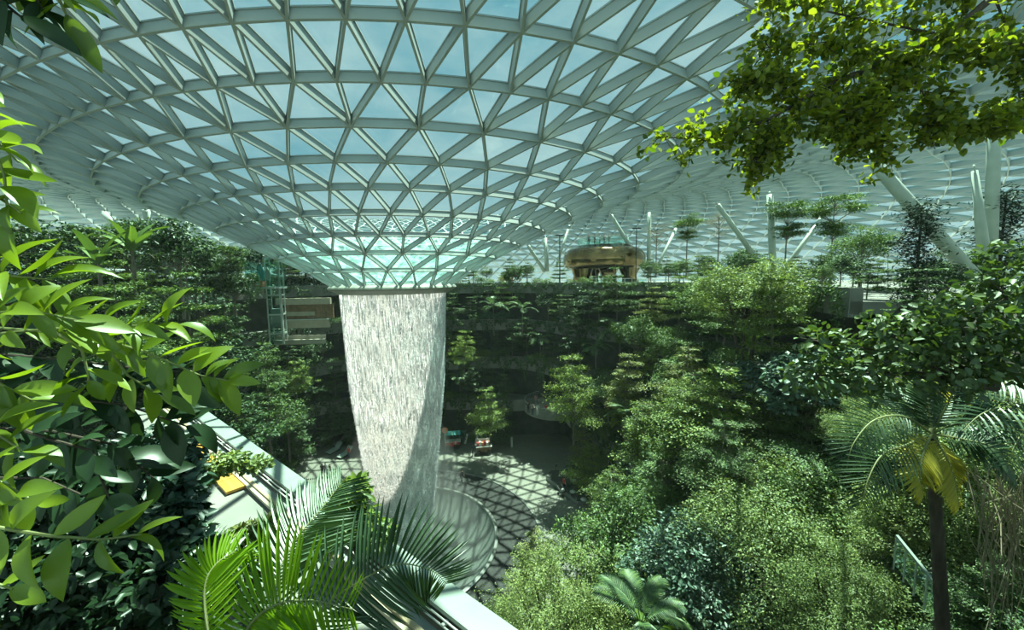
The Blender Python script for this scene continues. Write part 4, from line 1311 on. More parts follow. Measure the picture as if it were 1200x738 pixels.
# hanging creepers on the terrace faces: nobody could count them, one mass per level
for L in range(1, 5):
    rg = np.random.default_rng(300 + L)
    n = 15000
    ph = rg.uniform(-24, 205, n)
    keep = ~((ph > 40) & (ph < 64)) if L == 1 else ~((ph > 112) & (ph < 131) & (rg.uniform(0, 1, n) < 0.8))
    ph = ph[keep]; n = len(ph)
    R = np.array([edge_r(L, a) for a in ph])
    clump = np.sin(ph * 0.9 + L) + 0.6 * np.sin(ph * 2.3 + 2 * L) 
    hang = (0.9 + 0.8 * np.clip(clump, -0.8, 1.4)) * rg.uniform(0, 1, n) ** 0.8
    z = LEVEL_Z[L] + 0.9 - hang * 1.75
    rr = R - 0.08 - rg.uniform(0, 0.22, n) + np.where(hang < 0.12, rg.uniform(0, 0.5, n), 0)
    P = np.stack([AX.x + rr * np.cos(np.radians(ph)), AX.y + rr * np.sin(np.radians(ph)), z], 1)
    O = -np.stack([np.cos(np.radians(ph)), np.sin(np.radians(ph)), 0 * ph], 1)
    V, F = leaves(P, rg, (0.16, 0.32), ratio=0.6, out=O, up=0.4, heading=np.arctan2(O[:, 1], O[:, 0]), spread=0.5, droop=0.6)
    o = link('ivy', array_mesh('ivy', V, F, M_ivy), None, 'stuff')
    tag(o, 'dark creeper leaves hanging over the edge of the %s terrace' % ['', 'lowest', 'second', 'third', 'top'][L], 'creeper')

# ---- top terrace (canopy park): a dense fringe of trees under the roof
L = 4
ph = -40.0
while ph < 200:
    R0 = edge_r(4, ph)
    for row in range(3):
        R = R0 + 0.8 + row * 3.4 + frng.uniform(-0.5, 0.9)
        p = polar(R, ph + frng.uniform(-1.5, 1.5), LEVEL_Z[4] + 0.2)
        if ph < -21: p.z = float(slope_z(R, ph)) - 0.05
        if ph < -21 and math.hypot(p.x, p.y) < 14: continue
        left = ph > 112
        if left:
            k = choose([('layered_deep', 5), ('bushy_deep', 3), ('bushy_blue', 1), ('layered_mid', 2), ('palm', 0.5), ('banana', .4)])
            H = frng.uniform(4.5, 7.5) if row else frng.uniform(3.0, 6.0)
        else:
            k = choose([('layered_deep', 3), ('bushy_deep', 2), ('layered_mid', 2), ('shrub_gold', 0.6), ('shrub_mid', 2.0), ('bushy_mid', 1.0)])
            H = frng.uniform(1.6, 3.6) if row < 1 else frng.uniform(3.0, 6.0)
        if k.startswith('shrub'): H = frng.uniform(1.2, 2.0)
        if k == 'banana': H = frng.uniform(2.5, 3.6)
        if 43 < ph < 64 and row > 0: continue
        if 43 < ph < 64: k, H = 'shrub_mid', frng.uniform(0.9, 1.4)
        q = project(np.array([[p.x, p.y, p.z + H]]))[0]
        H = fit_height(p, H); q = project(np.array([[p.x, p.y, p.z + H]]))[0]
        if H < 0.8: continue
        if 660 < q[0] < 760 and q[1] < 322 and q[2] < 66: continue      # keep the bronze slide in view
        if visible(p, H):
            plant(k, p, H, LEVEL_NAME[4] + ' ' + side(ph) + ['', ', mid row', ', back row'][row], wide=frng.uniform(0.95, 1.3))
    if ph > 96:                                      # undergrowth that closes the view beneath the crowns
        for row in range(3):
            p = polar(R0 + 2.4 + row * 3.3, ph + frng.uniform(-1, 1), LEVEL_Z[4])
            k, H = frng.choice(['shrub_deep', 'shrub_deep', 'shrub_blue']), frng.uniform(1.8, 2.9)
            if fit_height(p, H) < H: continue
            if visible(p, H): plant(k, p, H, ['along the edge of', 'in mid row on', 'in back row on'][row] + ' the top terrace ' + side(ph), wide=1.2)
    ph += math.degrees(frng.uniform(2.3, 3.2) / R0)
# ================================================================ hillside below the viewer
nR, nP = 26, 76
Rs = np.linspace(18.5, 62, nR); Ps = np.linspace(-128, -14, nP)
V = np.array([[AX.x + R * math.cos(math.radians(p)), AX.y + R * math.sin(math.radians(p)), float(slope_z(R, p)) - 0.05] for p in Ps for R in Rs])
F = np.array([(i * nR + j, (i + 1) * nR + j, (i + 1) * nR + j + 1, i * nR + j + 1) for i in range(nP - 1) for j in range(nR - 1)])
F = F[:, ::-1]
gr = link('ground', array_mesh('ground', V, F, M_soil, smooth=True), None, 'structure')
tag(gr, 'dark planted slope falling to the plaza below the viewer')

def plant_px(kind, px, py_top, Y, H, label, wide=1.0, rz=None, variant=None, place=None):
    top = at_y(px, py_top, Y)
    return plant(kind, (top.x, top.y, top.z - H), H, place, rz=rz, wide=wide, variant=variant, label=label)
# trees of the lower right that can be told apart
plant_px('fine_pale', 655, 655, 17, 9.5, 'pale green fine-leaved tree hiding the near edge of the dark ring', 0.95, variant=0)
plant_px('layered_olive', 625, 618, 22, 6.5, 'small olive yellow tree overlapping the dark ring', 0.85)
plant_px('bushy_mid', 712, 592, 22, 8.0, 'mid green bushy tree just right of the small olive tree', 1.05)
plant_px('fine_blue', 812, 612, 15.5, 6.5, 'bluish dark shaggy tree left of the big pale tree', 1.15)
plant_px('fine_pale', 935, 553, 15, 10.0, 'big pale green tree filling the lower right', 1.1, variant=1)
plant_px('fine_pale', 1010, 640, 11, 6.0, 'pale green tree in front of the palm, at the bottom edge', 0.9, variant=2)
plant_px('layered_bright', 715, 545, 31, 7.0, 'bright green tiered tree above the seat platform', 0.9)
plant_px('layered_bright', 850, 424, 24, 7.0, 'broad pale-lit tiered tree in the middle of the right slope', 1.3)
plant_px('fine_layered', 905, 440, 22, 6.5, 'tiered tree touching the right side of the broad pale-lit tree', 1.1)
plant_px('layered_bright', 806, 452, 25, 6.5, 'bright tiered tree touching the left side of the broad pale-lit tree', 1.0)
plant_px('fine_layered', 955, 445, 20, 6.5, 'tiered tree above and left of the big palm crown', 1.1)
plant_px('fine_layered', 845, 488, 21, 6.0, 'tiered tree directly above the big pale tree', 1.1)
plant_px('layered_deep', 880, 375, 34, 7.0, 'dark tiered tree rising behind the broad pale-lit tree', 1.2)
plant_px('layered_bright', 770, 470, 33, 8.0, 'yellow green tiered tree left of the broad pale-lit tree', 1.0)
plant_px('layered_olive', 735, 410, 40, 8.0, 'olive lit tiered tree right of the round balcony', 1.0)
plant_px('layered_bright', 672, 412, 42, 10.5, 'tall thin-stemmed tree in front of the round balcony', 0.75, variant=1)
plant_px('fine_layered', 900, 470, 24, 8.0, 'mid green tiered tree above the big pale tree', 1.2)
plant_px('fine_layered', 985, 480, 18, 7.5, 'mid green tiered tree left of the big palm', 1.1)
plant_px('layered_olive', 1060, 410, 24, 8.0, 'olive tree behind the big palm', 1.2)
plant_px('bushy_mid', 760, 560, 24, 7.0, 'round green tree between the olive tree and the shaggy tree', 1.0)
plant_px('fine_pale', 880, 540, 21, 7.0, 'pale fine-leaved tree behind the big pale tree', 1.0, variant=0)
plant_px('banana', 815, 500, 27, 3.6, 'broad-leaved plant with upright pale fan above the slope', 1.0)
plant_px('palm', 752, 690, 13, 5.0, 'small feather palm at the bottom right of the pale tree', 1.0)
plant_px('banana', 780, 690, 14, 4.2, 'broad-leaved plant between the pale trees at the bottom edge', 1.0)
plant_px('layered_bright', 573, 452, 50, 8.0, 'lit tiered tree at the back of the plaza behind the carts', 0.95)
plant_px('layered_bright', 543, 385, 54, 6.5, 'yellow green tree just right of the waterfall', 0.8)
plant_px('palm', 578, 345, 56, 6.0, 'bright feather palm right of the waterfall on the third terrace', 1.0)
plant_px('palm', 612, 350, 56, 5.5, 'bright feather palm second right of the waterfall', 1.0)
plant_px('conifer', 1081, 240, 21, 6.5, 'dark columnar conifer in front of the thick sloping strut', 1.45)
plant_px('conifer', 1180, 225, 24, 8.0, 'dark feathery conifer at the right edge behind the grey column', 1.5)
# slender trees standing out against the glass
for (px, py, Y, H, k, lab) in ((806, 252, 58, 9.0, 'umbrella', 'slender umbrella tree second from the bronze slide'), (843, 250, 56, 8.5, 'umbrella_bare', 'nearly bare twiggy tree left of the forked column'),
        (924, 236, 44, 10.0, 'umbrella', 'slender umbrella tree right of the forked column post'), (979, 231, 40, 10.0, 'umbrella', 'tall thin umbrella tree right of the forked column arms'),
        (770, 263, 62, 8.0, 'umbrella_bare', 'thin twiggy tree beside the slim column'), (1012, 264, 34, 6.5, 'bushy_mid', 'lit round tree between thin umbrella tree and conifer'),
        (1045, 300, 30, 5.0, 'layered_mid', 'lit tiered tree left of the columnar conifer'), (960, 296, 42, 6.0, 'layered_deep', 'dark tiered tree under the forked column'),
        (870, 292, 48, 6.0, 'bushy_deep', 'dark round tree left of the forked column foot'), (818, 298, 52, 5.0, 'layered_bright', 'bright green tree under the slender umbrella tree'),
        (1110, 292, 28, 6.0, 'bushy_mid', 'lit tree right of the columnar conifer'), (600, 312, 66, 5.5, 'bushy_deep', 'dark round tree tucked under the roof right of the waterfall'),
        (655, 305, 72, 5.0, 'layered_mid', 'tiered tree left of the bronze slide')):
    plant_px(k, px, py, Y, H, lab)
# the tall dense trees at the upper left
for (px, py, Y, H, k, lab) in ((30, 262, 30, 9, 'layered_deep', 'dark tiered tree at the left edge of the upper trees'), (75, 258, 34, 9, 'bushy_deep', 'dark round tree second along the upper left edge'),
        (112, 270, 30, 8, 'layered_mid', 'lit tiered tree left of the sloping columns'), (150, 258, 38, 9, 'bushy_deep', 'dense dark tree before the sloping columns'),
        (205, 258, 36, 9, 'bushy_deep', 'dense dark tree right of the sloping columns'), (232, 285, 42, 8, 'layered_deep', 'dark tiered tree below the roof curve at the left'),
        (268, 284, 44, 8, 'umbrella', 'thin umbrella tree under the curving roof at the left'), (215, 310, 27, 8, 'layered_mid', 'big lit tiered tree in the upper left bank'),
        (272, 312, 44, 7, 'bushy_deep', 'dark round tree left of the lift tower'), (130, 330, 20, 7, 'layered_mid', 'lit tiered tree behind the big-leaved shrub'),
        (262, 350, 30, 8, 'layered_deep', 'dark tiered tree below the lift tower deck'), (308, 398, 40, 7, 'layered_mid', 'lit tiered tree below the lift tower'),
        (345, 420, 47, 6, 'layered_bright', 'lit flat-topped tree below the terrace bench'), (310, 432, 36, 9, 'layered_mid', 'tall lit tree left of the plaza benches'),
        (270, 420, 28, 9, 'layered_deep', 'dark tiered tree above the footbridge end'), (335, 470, 42, 7, 'bushy_deep', 'dark leafy tree beside the plaza at the left')):
    plant_px(k, px, py, Y, H, lab)
for (px, py, Y, H, lab) in ((150, 250, 26, 4.2, 'large broad-leaved plant standing above the upper left trees'), (110, 266, 24, 3.8, 'broad-leaved plant left of the larger one in the upper left trees')):
    plant_px('banana', px, py, Y, H, lab)
LOW = []
# undergrowth on the slope
k_ = 0
srng = random.Random(77)
for i in range(420):
    ph = srng.uniform(-64, -34); R = srng.uniform(20.5, 36)
    z = float(slope_z(R, ph)); p = polar(R, ph, z)
    d = math.hypot(p.x, p.y)
    if d < 12: continue
    kind = srng.choice(['fine_layered', 'fine_layered', 'bushy_mid', 'shrub_mid', 'fine_pale', 'fine_blue', 'layered_olive'])
    H = srng.uniform(1.2, 2.0) if kind.startswith('shrub') else srng.uniform(3.2, 6.0)
    q = project(np.array([[p.x, p.y, p.z + H]]))[0]
    lim = np.interp(q[0], [600, 700, 800, 900, 1000, 1200], [900, 640, 560, 500, 470, 430])
    if 790 < q[0] < 1085 and q[1] > 390 and d < 20: continue
    if q[0] < 640 or q[0] > 1330 or q[1] < lim or q[1] > 800: continue
    plant(kind, tuple(p), H, 'on the lower right slope' + (' near the platform' if q[0] < 790 else ' at mid slope' if q[0] < 1085 else ' at frame edge'), wide=srng.uniform(0.95, 1.3))
    k_ += 1
    if k_ > 60: break

# ================================================================ near plants
M_near = leaf_mat('leaf_near', (0.060, 0.130, 0.010), (0.260, 0.370, 0.030), mix=0.5, gloss=0.04, rough=0.35)
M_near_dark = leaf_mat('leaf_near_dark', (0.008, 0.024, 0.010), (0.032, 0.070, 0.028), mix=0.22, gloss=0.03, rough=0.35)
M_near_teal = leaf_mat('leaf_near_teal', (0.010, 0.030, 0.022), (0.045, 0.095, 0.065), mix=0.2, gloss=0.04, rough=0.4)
M_stem = solid('green_stem', (0.16, 0.20, 0.07), (0.24, 0.26, 0.11), rough=0.6)
M_lime = leaf_mat('leaf_lime', (0.110, 0.240, 0.008), (0.230, 0.400, 0.018), mix=0.45, gloss=0.02, rough=0.35)
M_near_mid = leaf_mat('leaf_near_mid', (0.014, 0.040, 0.014), (0.055, 0.110, 0.038), mix=0.25, gloss=0.06, rough=0.4)
M_near_palm = leaf_mat('leaf_near_palm', (0.022, 0.060, 0.030), (0.075, 0.140, 0.060), mix=0.25, gloss=0.05, rough=0.4)
M_branch_leaf = leaf_mat('leaf_branch', (0.060, 0.115, 0.010), (0.290, 0.340, 0.026), mix=0.6, gloss=0.03)

def big_leaf(name, ratio, curl, fold, mat, n=7):
    """elliptic leaf of unit length along +X, folded at the midrib"""
    vs, fs = [], []
    for k in range(n + 1):
        u = k / n
        w = ratio * 0.5 * math.sin(math.pi * u ** 0.85) ** 0.85 if 0 < k < n else 0.004
        z = curl * (u * (1 - u) * 1.6 - 0.35 * u * u)
        vs += [(u, -w, z + w * fold), (u, 0, z), (u, w, z + w * fold)]
    for k in range(n):
        b = 3 * k
        fs += [(b, b + 1, b + 4, b + 3), (b + 1, b + 2, b + 5, b + 4)]
    return MB().add(vs, fs).mesh(name, mat, smooth=True)
LEAF = [big_leaf('leaf', r, c, f, M_near) for r, c, f in ((0.34, 0.25, 0.5), (0.40, 0.12, 0.35), (0.28, 0.35, 0.7), (0.46, 0.05, 0.25), (0.36, -0.2, 0.45), (0.42, 0.3, 0.3))]
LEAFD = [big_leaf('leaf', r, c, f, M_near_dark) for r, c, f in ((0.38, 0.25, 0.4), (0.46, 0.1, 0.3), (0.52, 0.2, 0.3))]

lrng = random.Random(9)
def aim(o, d, up, scale, w=1.0):
    d = Vector(d).normalized(); up = Vector(up)
    y = up.cross(d)
    y = y.normalized() if y.length > 1e-4 else Vector((0, 1, 0))
    z = d.cross(y)
    o.matrix_basis = Matrix.Translation(o.location) @ Matrix((d, y, z)).transposed().to_4x4() @ Matrix.Diagonal((scale, scale * w, scale, 1))
def set_leaf(me, parent, base, pos, d, up, ln):
    o = link('leaf', me, parent)
    o.location = Vector(pos) - Vector(base)
    aim(o, d, up, ln)
    return o
def branch(name, label, stems, r=0.006, bright=True, cat='shrub'):
    """stems: list of (pixel path with depth, number of leaves, leaf length, look); leaves are parts"""
    base = at_y(*stems[0][0][0])
    o = thing(name, label, cat, tuple(base))
    for path, nl, ln, look in stems:
        pts = [at_y(*p) for p in path]
        fine = []
        for a, b in zip(pts[:-1], pts[1:]):
            for t in np.linspace(0, 1, 6, endpoint=False): fine.append(a.lerp(b, float(t)))
        fine.append(pts[-1])
        MB().tube([p - base for p in fine], [r * (1 - 0.6 * k / len(fine)) for k in range(len(fine))], 6).build('stem', M_stem if look != 'dark' else M_bark_dark, o)
        for k in range(nl):
            u = (k + 0.6) / nl
            f = u * (len(fine) - 1); i = min(int(f), len(fine) - 2)
            p = fine[i].lerp(fine[i + 1], f - i); tg = (fine[i + 1] - fine[i]).normalized()
            sd = 1 if k % 2 else -1
            side_ = tg.cross(Vector((0, -1, 0.35))).normalized() * sd
            if k == nl - 1: side_ *= 0.2
            d = tg * lrng.uniform(0.45, 1.0) + side_ * lrng.uniform(0.5, 1.0) + Vector((lrng.uniform(-.2, .2), lrng.uniform(-.35, .35), lrng.uniform(-0.15, 0.35)))
            up = Vector((lrng.uniform(-0.4, 0.4), lrng.uniform(-0.95, 0.1), lrng.uniform(0.5, 1.0)))
            L_ = ln * lrng.uniform(0.75, 1.2)
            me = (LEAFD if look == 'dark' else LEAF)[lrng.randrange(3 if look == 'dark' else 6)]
            set_leaf(me, o, base, p, d, up, L_)
    return o
branch('hanging_sprig', 'dark sprig of long leaves hanging in at the top left corner', [
    ([(20, -60, 1.1), (35, -15, 1.1), (50, 12, 1.1)], 7, 0.13, 'dark'), ([(60, -50, 1.1), (66, -8, 1.1), (78, 18, 1.1)], 8, 0.13, 'bright'), ([(-40, -30, 1.0), (0, 0, 1.0), (25, 20, 1.0)], 7, 0.12, 'dark'), ([(0, -60, 1.15), (20, -20, 1.15), (60, -5, 1.15)], 7, 0.15, 'dark')])
branch('hanging_sprig', 'single small bright leaf tip hanging at the top edge', [([(128, -40, 1.2), (134, -20, 1.2), (137, -8, 1.2)], 2, 0.07, 'bright')])
branch('side_sprig', 'bright narrow-leaved sprig along the upper left edge', [
    ([(-60, 70, 1.2), (-20, 140, 1.2), (5, 205, 1.2), (10, 262, 1.2)], 17, 0.13, 'bright'), ([(-50, 120, 1.25), (-10, 160, 1.25), (22, 190, 1.25)], 9, 0.12, 'bright'),
    ([(-50, 210, 1.2), (-10, 225, 1.2), (25, 250, 1.2)], 7, 0.11, 'bright')])
big = branch('leafy_shrub', 'large-leaved bright green shrub filling the left foreground', [
    ([(-80, 345, 1.3), (0, 322, 1.3), (62, 328, 1.35)], 13, 0.17, 'bright'),
    ([(-80, 398, 1.35), (60, 385, 1.4), (140, 382, 1.45), (212, 380, 1.5)], 18, 0.14, 'bright'),
    ([(-60, 375, 1.2), (30, 362, 1.25), (90, 375, 1.3)], 10, 0.15, 'bright'),
    ([(-60, 380, 1.5), (100, 392, 1.5), (170, 412, 1.5), (235, 440, 1.55), (268, 446, 1.6)], 26, 0.15, 'bright'),
    ([(60, 385, 1.4), (96, 410, 1.4), (104, 440, 1.4), (103, 452, 1.4)], 8, 0.14, 'bright'),
    ([(-70, 440, 1.3), (-10, 445, 1.3), (40, 470, 1.35)], 9, 0.15, 'bright'),
    ([(120, 400, 1.6), (150, 440, 1.6), (190, 465, 1.6)], 10, 0.15, 'bright'),
    ([(-80, 520, 1.2), (-10, 505, 1.2), (30, 530, 1.2)], 9, 0.15, 'bright'),
    ([(-80, 600, 1.0), (-20, 615, 1.0), (60, 628, 1.0), (120, 632, 1.05), (165, 626, 1.1)], 13, 0.14, 'bright'),
    ([(-60, 560, 1.05), (0, 565, 1.05), (45, 590, 1.05)], 9, 0.13, 'bright'),
    ([(-60, 690, 1.0), (-15, 680, 1.0), (15, 690, 1.0)], 6, 0.12, 'bright')], r=0.006)
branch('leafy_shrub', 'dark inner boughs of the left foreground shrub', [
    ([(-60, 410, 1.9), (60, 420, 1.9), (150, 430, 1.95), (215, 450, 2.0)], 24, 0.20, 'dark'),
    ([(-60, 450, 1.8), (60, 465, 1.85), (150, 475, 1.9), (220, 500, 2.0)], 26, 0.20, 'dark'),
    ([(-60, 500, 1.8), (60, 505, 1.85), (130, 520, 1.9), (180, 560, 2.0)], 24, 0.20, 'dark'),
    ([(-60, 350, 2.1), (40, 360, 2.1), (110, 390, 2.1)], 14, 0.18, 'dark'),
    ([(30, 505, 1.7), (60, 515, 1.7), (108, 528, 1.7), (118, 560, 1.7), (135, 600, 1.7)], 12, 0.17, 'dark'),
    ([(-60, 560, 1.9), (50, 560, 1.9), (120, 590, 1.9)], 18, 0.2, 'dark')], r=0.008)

M_droop = leaf_mat('leaf_drooping', (0.018, 0.048, 0.014), (0.095, 0.155, 0.038), mix=0.35, gloss=0.05)
# dark small-leaved bushes behind and below
def bush_cloud(label, cells, leaf, mat, n, seed, ratio=0.55, name='bush', root=(0, 0, -1.2)):
    """cells: (px, py, depth, pixel radius); one crown of leaves with forking boughs"""
    rg = np.random.default_rng(seed)
    base = at_y(cells[0][0], cells[0][1], cells[0][2]) + Vector(root)
    o = thing(name, label, 'shrub', tuple(base))
    tot = sum(c[3] ** 2 for c in cells)
    Ps, Os = [], []
    mb = MB()
    for px, py, Y, rad in cells:
        ce = at_y(px, py, Y) - base; r = rad / FPX * Y
        m = int(n * rad ** 2 / tot)
        q = rg.normal(0, 1, (m, 3)); q /= np.linalg.norm(q, axis=1, keepdims=True)
        u = rg.uniform(0.2, 1.0, (m, 1)) ** 0.6
        Ps.append(np.array(ce) + q * u * np.array([r, r * 0.9, r * 0.85])); Os.append(q)
        mb.tube([(0, 0, -0.05), tuple(Vector(ce) * 0.55 + Vector((0, 0.05, 0.1))), tuple(ce)], [0.03, 0.018, 0.005], 5)
        for k in range(3):
            v = Vector(rg.normal(0, 1, 3)).normalized() * r * 0.9
            mb.tube([tuple(ce), tuple(ce + v)], [0.008, 0.003], 4, caps=False)
    mb.build('boughs', M_bark_dark, o)
    Ps = np.concatenate(Ps); Os = np.concatenate(Os)
    V, F = leaves(Ps, rg, leaf, ratio=ratio, out=Os, up=0.7, heading=np.arctan2(Os[:, 1], Os[:, 0]), spread=0.6, fine=True)
    link('foliage', array_mesh('foliage', V, F, mat), o, 'stuff')
    return o
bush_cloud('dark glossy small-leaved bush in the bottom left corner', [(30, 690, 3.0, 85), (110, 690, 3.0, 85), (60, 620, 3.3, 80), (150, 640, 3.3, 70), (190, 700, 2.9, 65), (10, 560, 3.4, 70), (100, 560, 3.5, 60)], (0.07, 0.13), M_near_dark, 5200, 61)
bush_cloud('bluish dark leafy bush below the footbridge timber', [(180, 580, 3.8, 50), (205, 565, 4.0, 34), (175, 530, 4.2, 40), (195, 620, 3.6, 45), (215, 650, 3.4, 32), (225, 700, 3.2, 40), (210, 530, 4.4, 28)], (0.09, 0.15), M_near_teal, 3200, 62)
bush_cloud('light small-leaved spray lying across the footbridge timber', [(255, 545, 5.2, 16), (275, 540, 5.3, 16), (295, 545, 5.4, 13), (238, 558, 5.1, 16), (310, 541, 5.5, 9)], (0.05, 0.09), M_leaf['pale'], 1100, 63, root=(-1.1, -0.3, -0.25))
bush_cloud('yellowish fine-leaved clump beside the orange timber panels', [(288, 624, 4.6, 15), (310, 618, 4.8, 13), (272, 640, 4.4, 16), (302, 636, 4.6, 15)], (0.05, 0.11), M_leaf['olive'], 1300, 64)
bush_cloud('yellow tipped bush in front of the waterfall foot', [(415, 575, 6.5, 20), (405, 600, 6.5, 26), (425, 610, 6.4, 22), (445, 625, 6.3, 20), (395, 620, 6.4, 22)], (0.10, 0.2), M_leaf['bright'], 1100, 65)
bush_cloud('dark drooping bush of broad leaves crossing the right edge', [(1180, 345, 5.0, 45), (1120, 375, 5.0, 48), (1050, 395, 5.1, 45), (1190, 415, 4.9, 50), (1110, 430, 5.0, 45), (1010, 440, 5.2, 40), (950, 440, 5.3, 28), (1180, 300, 5.2, 26), (960, 400, 5.3, 25)], (0.08, 0.145), M_droop, 2600, 66, ratio=0.62)

# feather palms close by: ribs follow real curves, every leaflet is a piece of its own
def leaflet_mesh(mat, w=0.055, droop=0.18):
    vs = []; fs = []
    for k, (u, f) in enumerate(((0, 0.35), (0.25, 0.95), (0.55, 1.0), (0.8, 0.65), (1.0, 0.03))):
        z = -droop * u * u
        vs += [(u, -w * f / 2, z + w * 0.25 * f), (u, 0, z), (u, w * f / 2, z + w * 0.25 * f)]
    for k in range(4):
        b = 3 * k
        fs += [(b, b + 1, b + 4, b + 3), (b + 1, b + 2, b + 5, b + 4)]
    return MB().add(vs, fs).mesh('leaflet', mat)
LF = {k: leaflet_mesh(m, w, d) for k, (m, w, d) in dict(lime=(M_lime, 0.10, 0.12), dark=(M_near_palm, 0.10, 0.2), gold=(M_leaf['gold'], 0.13, 0.25), drk=(M_near_mid, 0.12, 0.25)).items()}
def frond(parent, base, path, n, ln, look, face=(0, -0.45, 1.0), sides=(1, -1), stalk=0.1, sweep=0.7, ends=(0.55, 0.45), rib_r=0.012):
    pts = [at_y(*p) for p in path]
    fine = []
    K = 8
    for i in range(len(pts) - 1):                    # smooth curve through the points
        p0 = pts[max(i - 1, 0)]; p1 = pts[i]; p2 = pts[i + 1]; p3 = pts[min(i + 2, len(pts) - 1)]
        for t in np.linspace(0, 1, K, endpoint=False):
            t = float(t)
            fine.append(0.5 * ((2 * p1) + (p2 - p0) * t + (2 * p0 - 5 * p1 + 4 * p2 - p3) * t * t + (3 * p1 - p0 - 3 * p2 + p3) * t ** 3))
    fine.append(pts[-1])
    rib = MB().tube([p - base for p in fine], [rib_r * (1 - 0.8 * k / len(fine)) for k in range(len(fine))], 6).build('frond', M_stem, parent)
    fv = Vector(face)
    for k in range(n):
        u = stalk + (1 - stalk) * (k + 0.5) / n
        f = u * (len(fine) - 1); i = min(int(f), len(fine) - 2)
        p = fine[i].lerp(fine[i + 1], f - i); tg = (fine[i + 1] - fine[i]).normalized()
        s0 = tg.cross(fv).normalized()
        v = (u - stalk) / (1 - stalk)
        l = ln * (ends[0] + (1 - ends[0]) * min(1, v * 4)) * (1 - (1 - ends[1]) * max(0, v - 0.45) / 0.55)
        for s in sides:
            d = s0 * s + tg * (sweep * (0.55 + 0.9 * v)) + Vector((lrng.uniform(-.06, .06), lrng.uniform(-.06, .06), lrng.uniform(-.05, .1)))
            o = link('leaflet', LF[look], rib)
            o.location = p - base
            aim(o, d, fv, l * lrng.uniform(0.92, 1.08), 0.55 if ln > 0.5 else 1.0)
    return rib
pb = at_y(290, 800, 2.3)
pl = thing('feather_palm', 'bright lime green palm frond at the bottom edge', 'palm', tuple(pb))
MB().tube([(0, 0, -0.6), (0, 0, 0.05)], [0.05, 0.04], 8).build('stem', M_stem, pl)
frond(pl, pb, [(272, 790, 2.2), (291, 735, 2.25), (322, 709, 2.3), (362, 703, 2.35), (414, 714, 2.4)], 34, 0.52, 'lime', face=(0.1, -1, 0.3), sides=(-1,), stalk=0.12, sweep=0.05, ends=(0.9, 0.35))
frond(pl, pb, [(272, 790, 2.22), (291, 735, 2.27), (322, 709, 2.32), (362, 703, 2.37), (414, 714, 2.42)], 34, 0.36, 'lime', face=(0, -1, 0.5), sides=(1,), stalk=0.12, sweep=0.5)
frond(pl, pb, [(262, 800, 2.1), (245, 745, 2.1), (240, 690, 2.2), (252, 662, 2.3), (275, 646, 2.4)], 26, 0.30, 'lime', face=(0, -1, 0.4), stalk=0.25, sweep=0.7)
pb = at_y(345, 800, 3.4)
pl = thing('feather_palm', 'grey green palm with two arching fronds across the footbridge', 'palm', tuple(pb))
MB().tube([(0, 0, -0.8), (0, 0, 0.05)], [0.07, 0.05], 8).build('stem', M_stem, pl)
frond(pl, pb, [(335, 770, 3.4), (322, 690, 3.6), (345, 635, 3.9), (375, 598, 4.2), (400, 566, 4.5)], 44, 0.74, 'dark', face=(0, -0.8, 0.6), stalk=0.1, sweep=0.7)
frond(pl, pb, [(355, 770, 3.2), (380, 712, 3.35), (420, 682, 3.5), (465, 661, 3.6), (505, 668, 3.7), (523, 684, 3.8)], 48, 0.66, 'dark', face=(0, -1, 0.35), stalk=0.08, sweep=0.45)
frond(pl, pb, [(330, 790, 3.3), (275, 705, 3.6), (245, 650, 3.9), (232, 618, 4.2)], 26, 0.42, 'drk', stalk=0.1, sweep=0.8)
# the big palm at the right
PY = 6.6
pc = at_y(1092, 512, PY); pf = at_y(1106, 760, PY)
gz = pf.z
pl = thing('palm_tree', 'big dark palm with arching fronds standing at the lower right', 'palm', (pf.x, pf.y, gz))
base = Vector((pf.x, pf.y, gz))
tr = MB(); NS = 26
tr.tube([(Vector((pf.x, pf.y, gz)).lerp(pc, k / NS) - base) for k in range(NS + 1)], [0.105 - 0.03 * k / NS + (0.008 if k % 2 else 0) for k in range(NS + 1)], 12)
tr.build('trunk', M_bark_dark, pl, smooth=True)
MB().tube([pc - base - Vector((0, 0, 0.6)), pc - base - Vector((0, 0, 0.2)), pc - base + Vector((0, 0, 0.15))], [0.08, 0.10, 0.04], 10).build('crownshaft', M_stem, pl, smooth=True)
C0 = (1092, 508, PY)
for path, look, ln, n in (
        ([C0, (1060, 488, 6.4), (1025, 492, 6.1), (1000, 520, 5.9), (992, 550, 5.8)], 'dark', 0.55, 22),
        ([C0, (1065, 520, 6.2), (1035, 532, 5.8), (1018, 560, 5.6), (1010, 590, 5.5)], 'dark', 0.55, 22),
        ([C0, (1070, 480, 6.9), (1045, 458, 7.2), (1018, 448, 7.4)], 'drk', 0.5, 20),
        ([C0, (1088, 475, 6.8), (1085, 450, 7.0)], 'drk', 0.45, 18),
        ([C0, (1108, 478, 6.5), (1122, 452, 6.5), (1140, 445, 6.5)], 'drk', 0.5, 18),
        ([C0, (1125, 495, 6.2), (1160, 490, 5.9), (1195, 508, 5.7)], 'dark', 0.6, 22),
        ([C0, (1130, 515, 6.4), (1165, 525, 6.2), (1190, 560, 6.1)], 'drk', 0.5, 20),
        ([C0, (1082, 530, 6.1), (1078, 555, 5.9), (1082, 580, 5.9)], 'gold', 0.40, 16),
        ([C0, (1108, 535, 6.3), (1118, 560, 6.2), (1124, 592, 6.2)], 'gold', 0.45, 18)):
    frond(pl, base, path, n + 10, ln, look, face=(0, -0.7, 0.7), stalk=0.12, sweep=0.75, rib_r=0.02)
pc2 = at_y(1290, 470, 6.0)
pl = thing('palm_tree', 'palm with banded fronds reaching in from the right edge', 'palm', tuple(pc2 - Vector((0, 0, 5))))
base = pc2 - Vector((0, 0, 5))
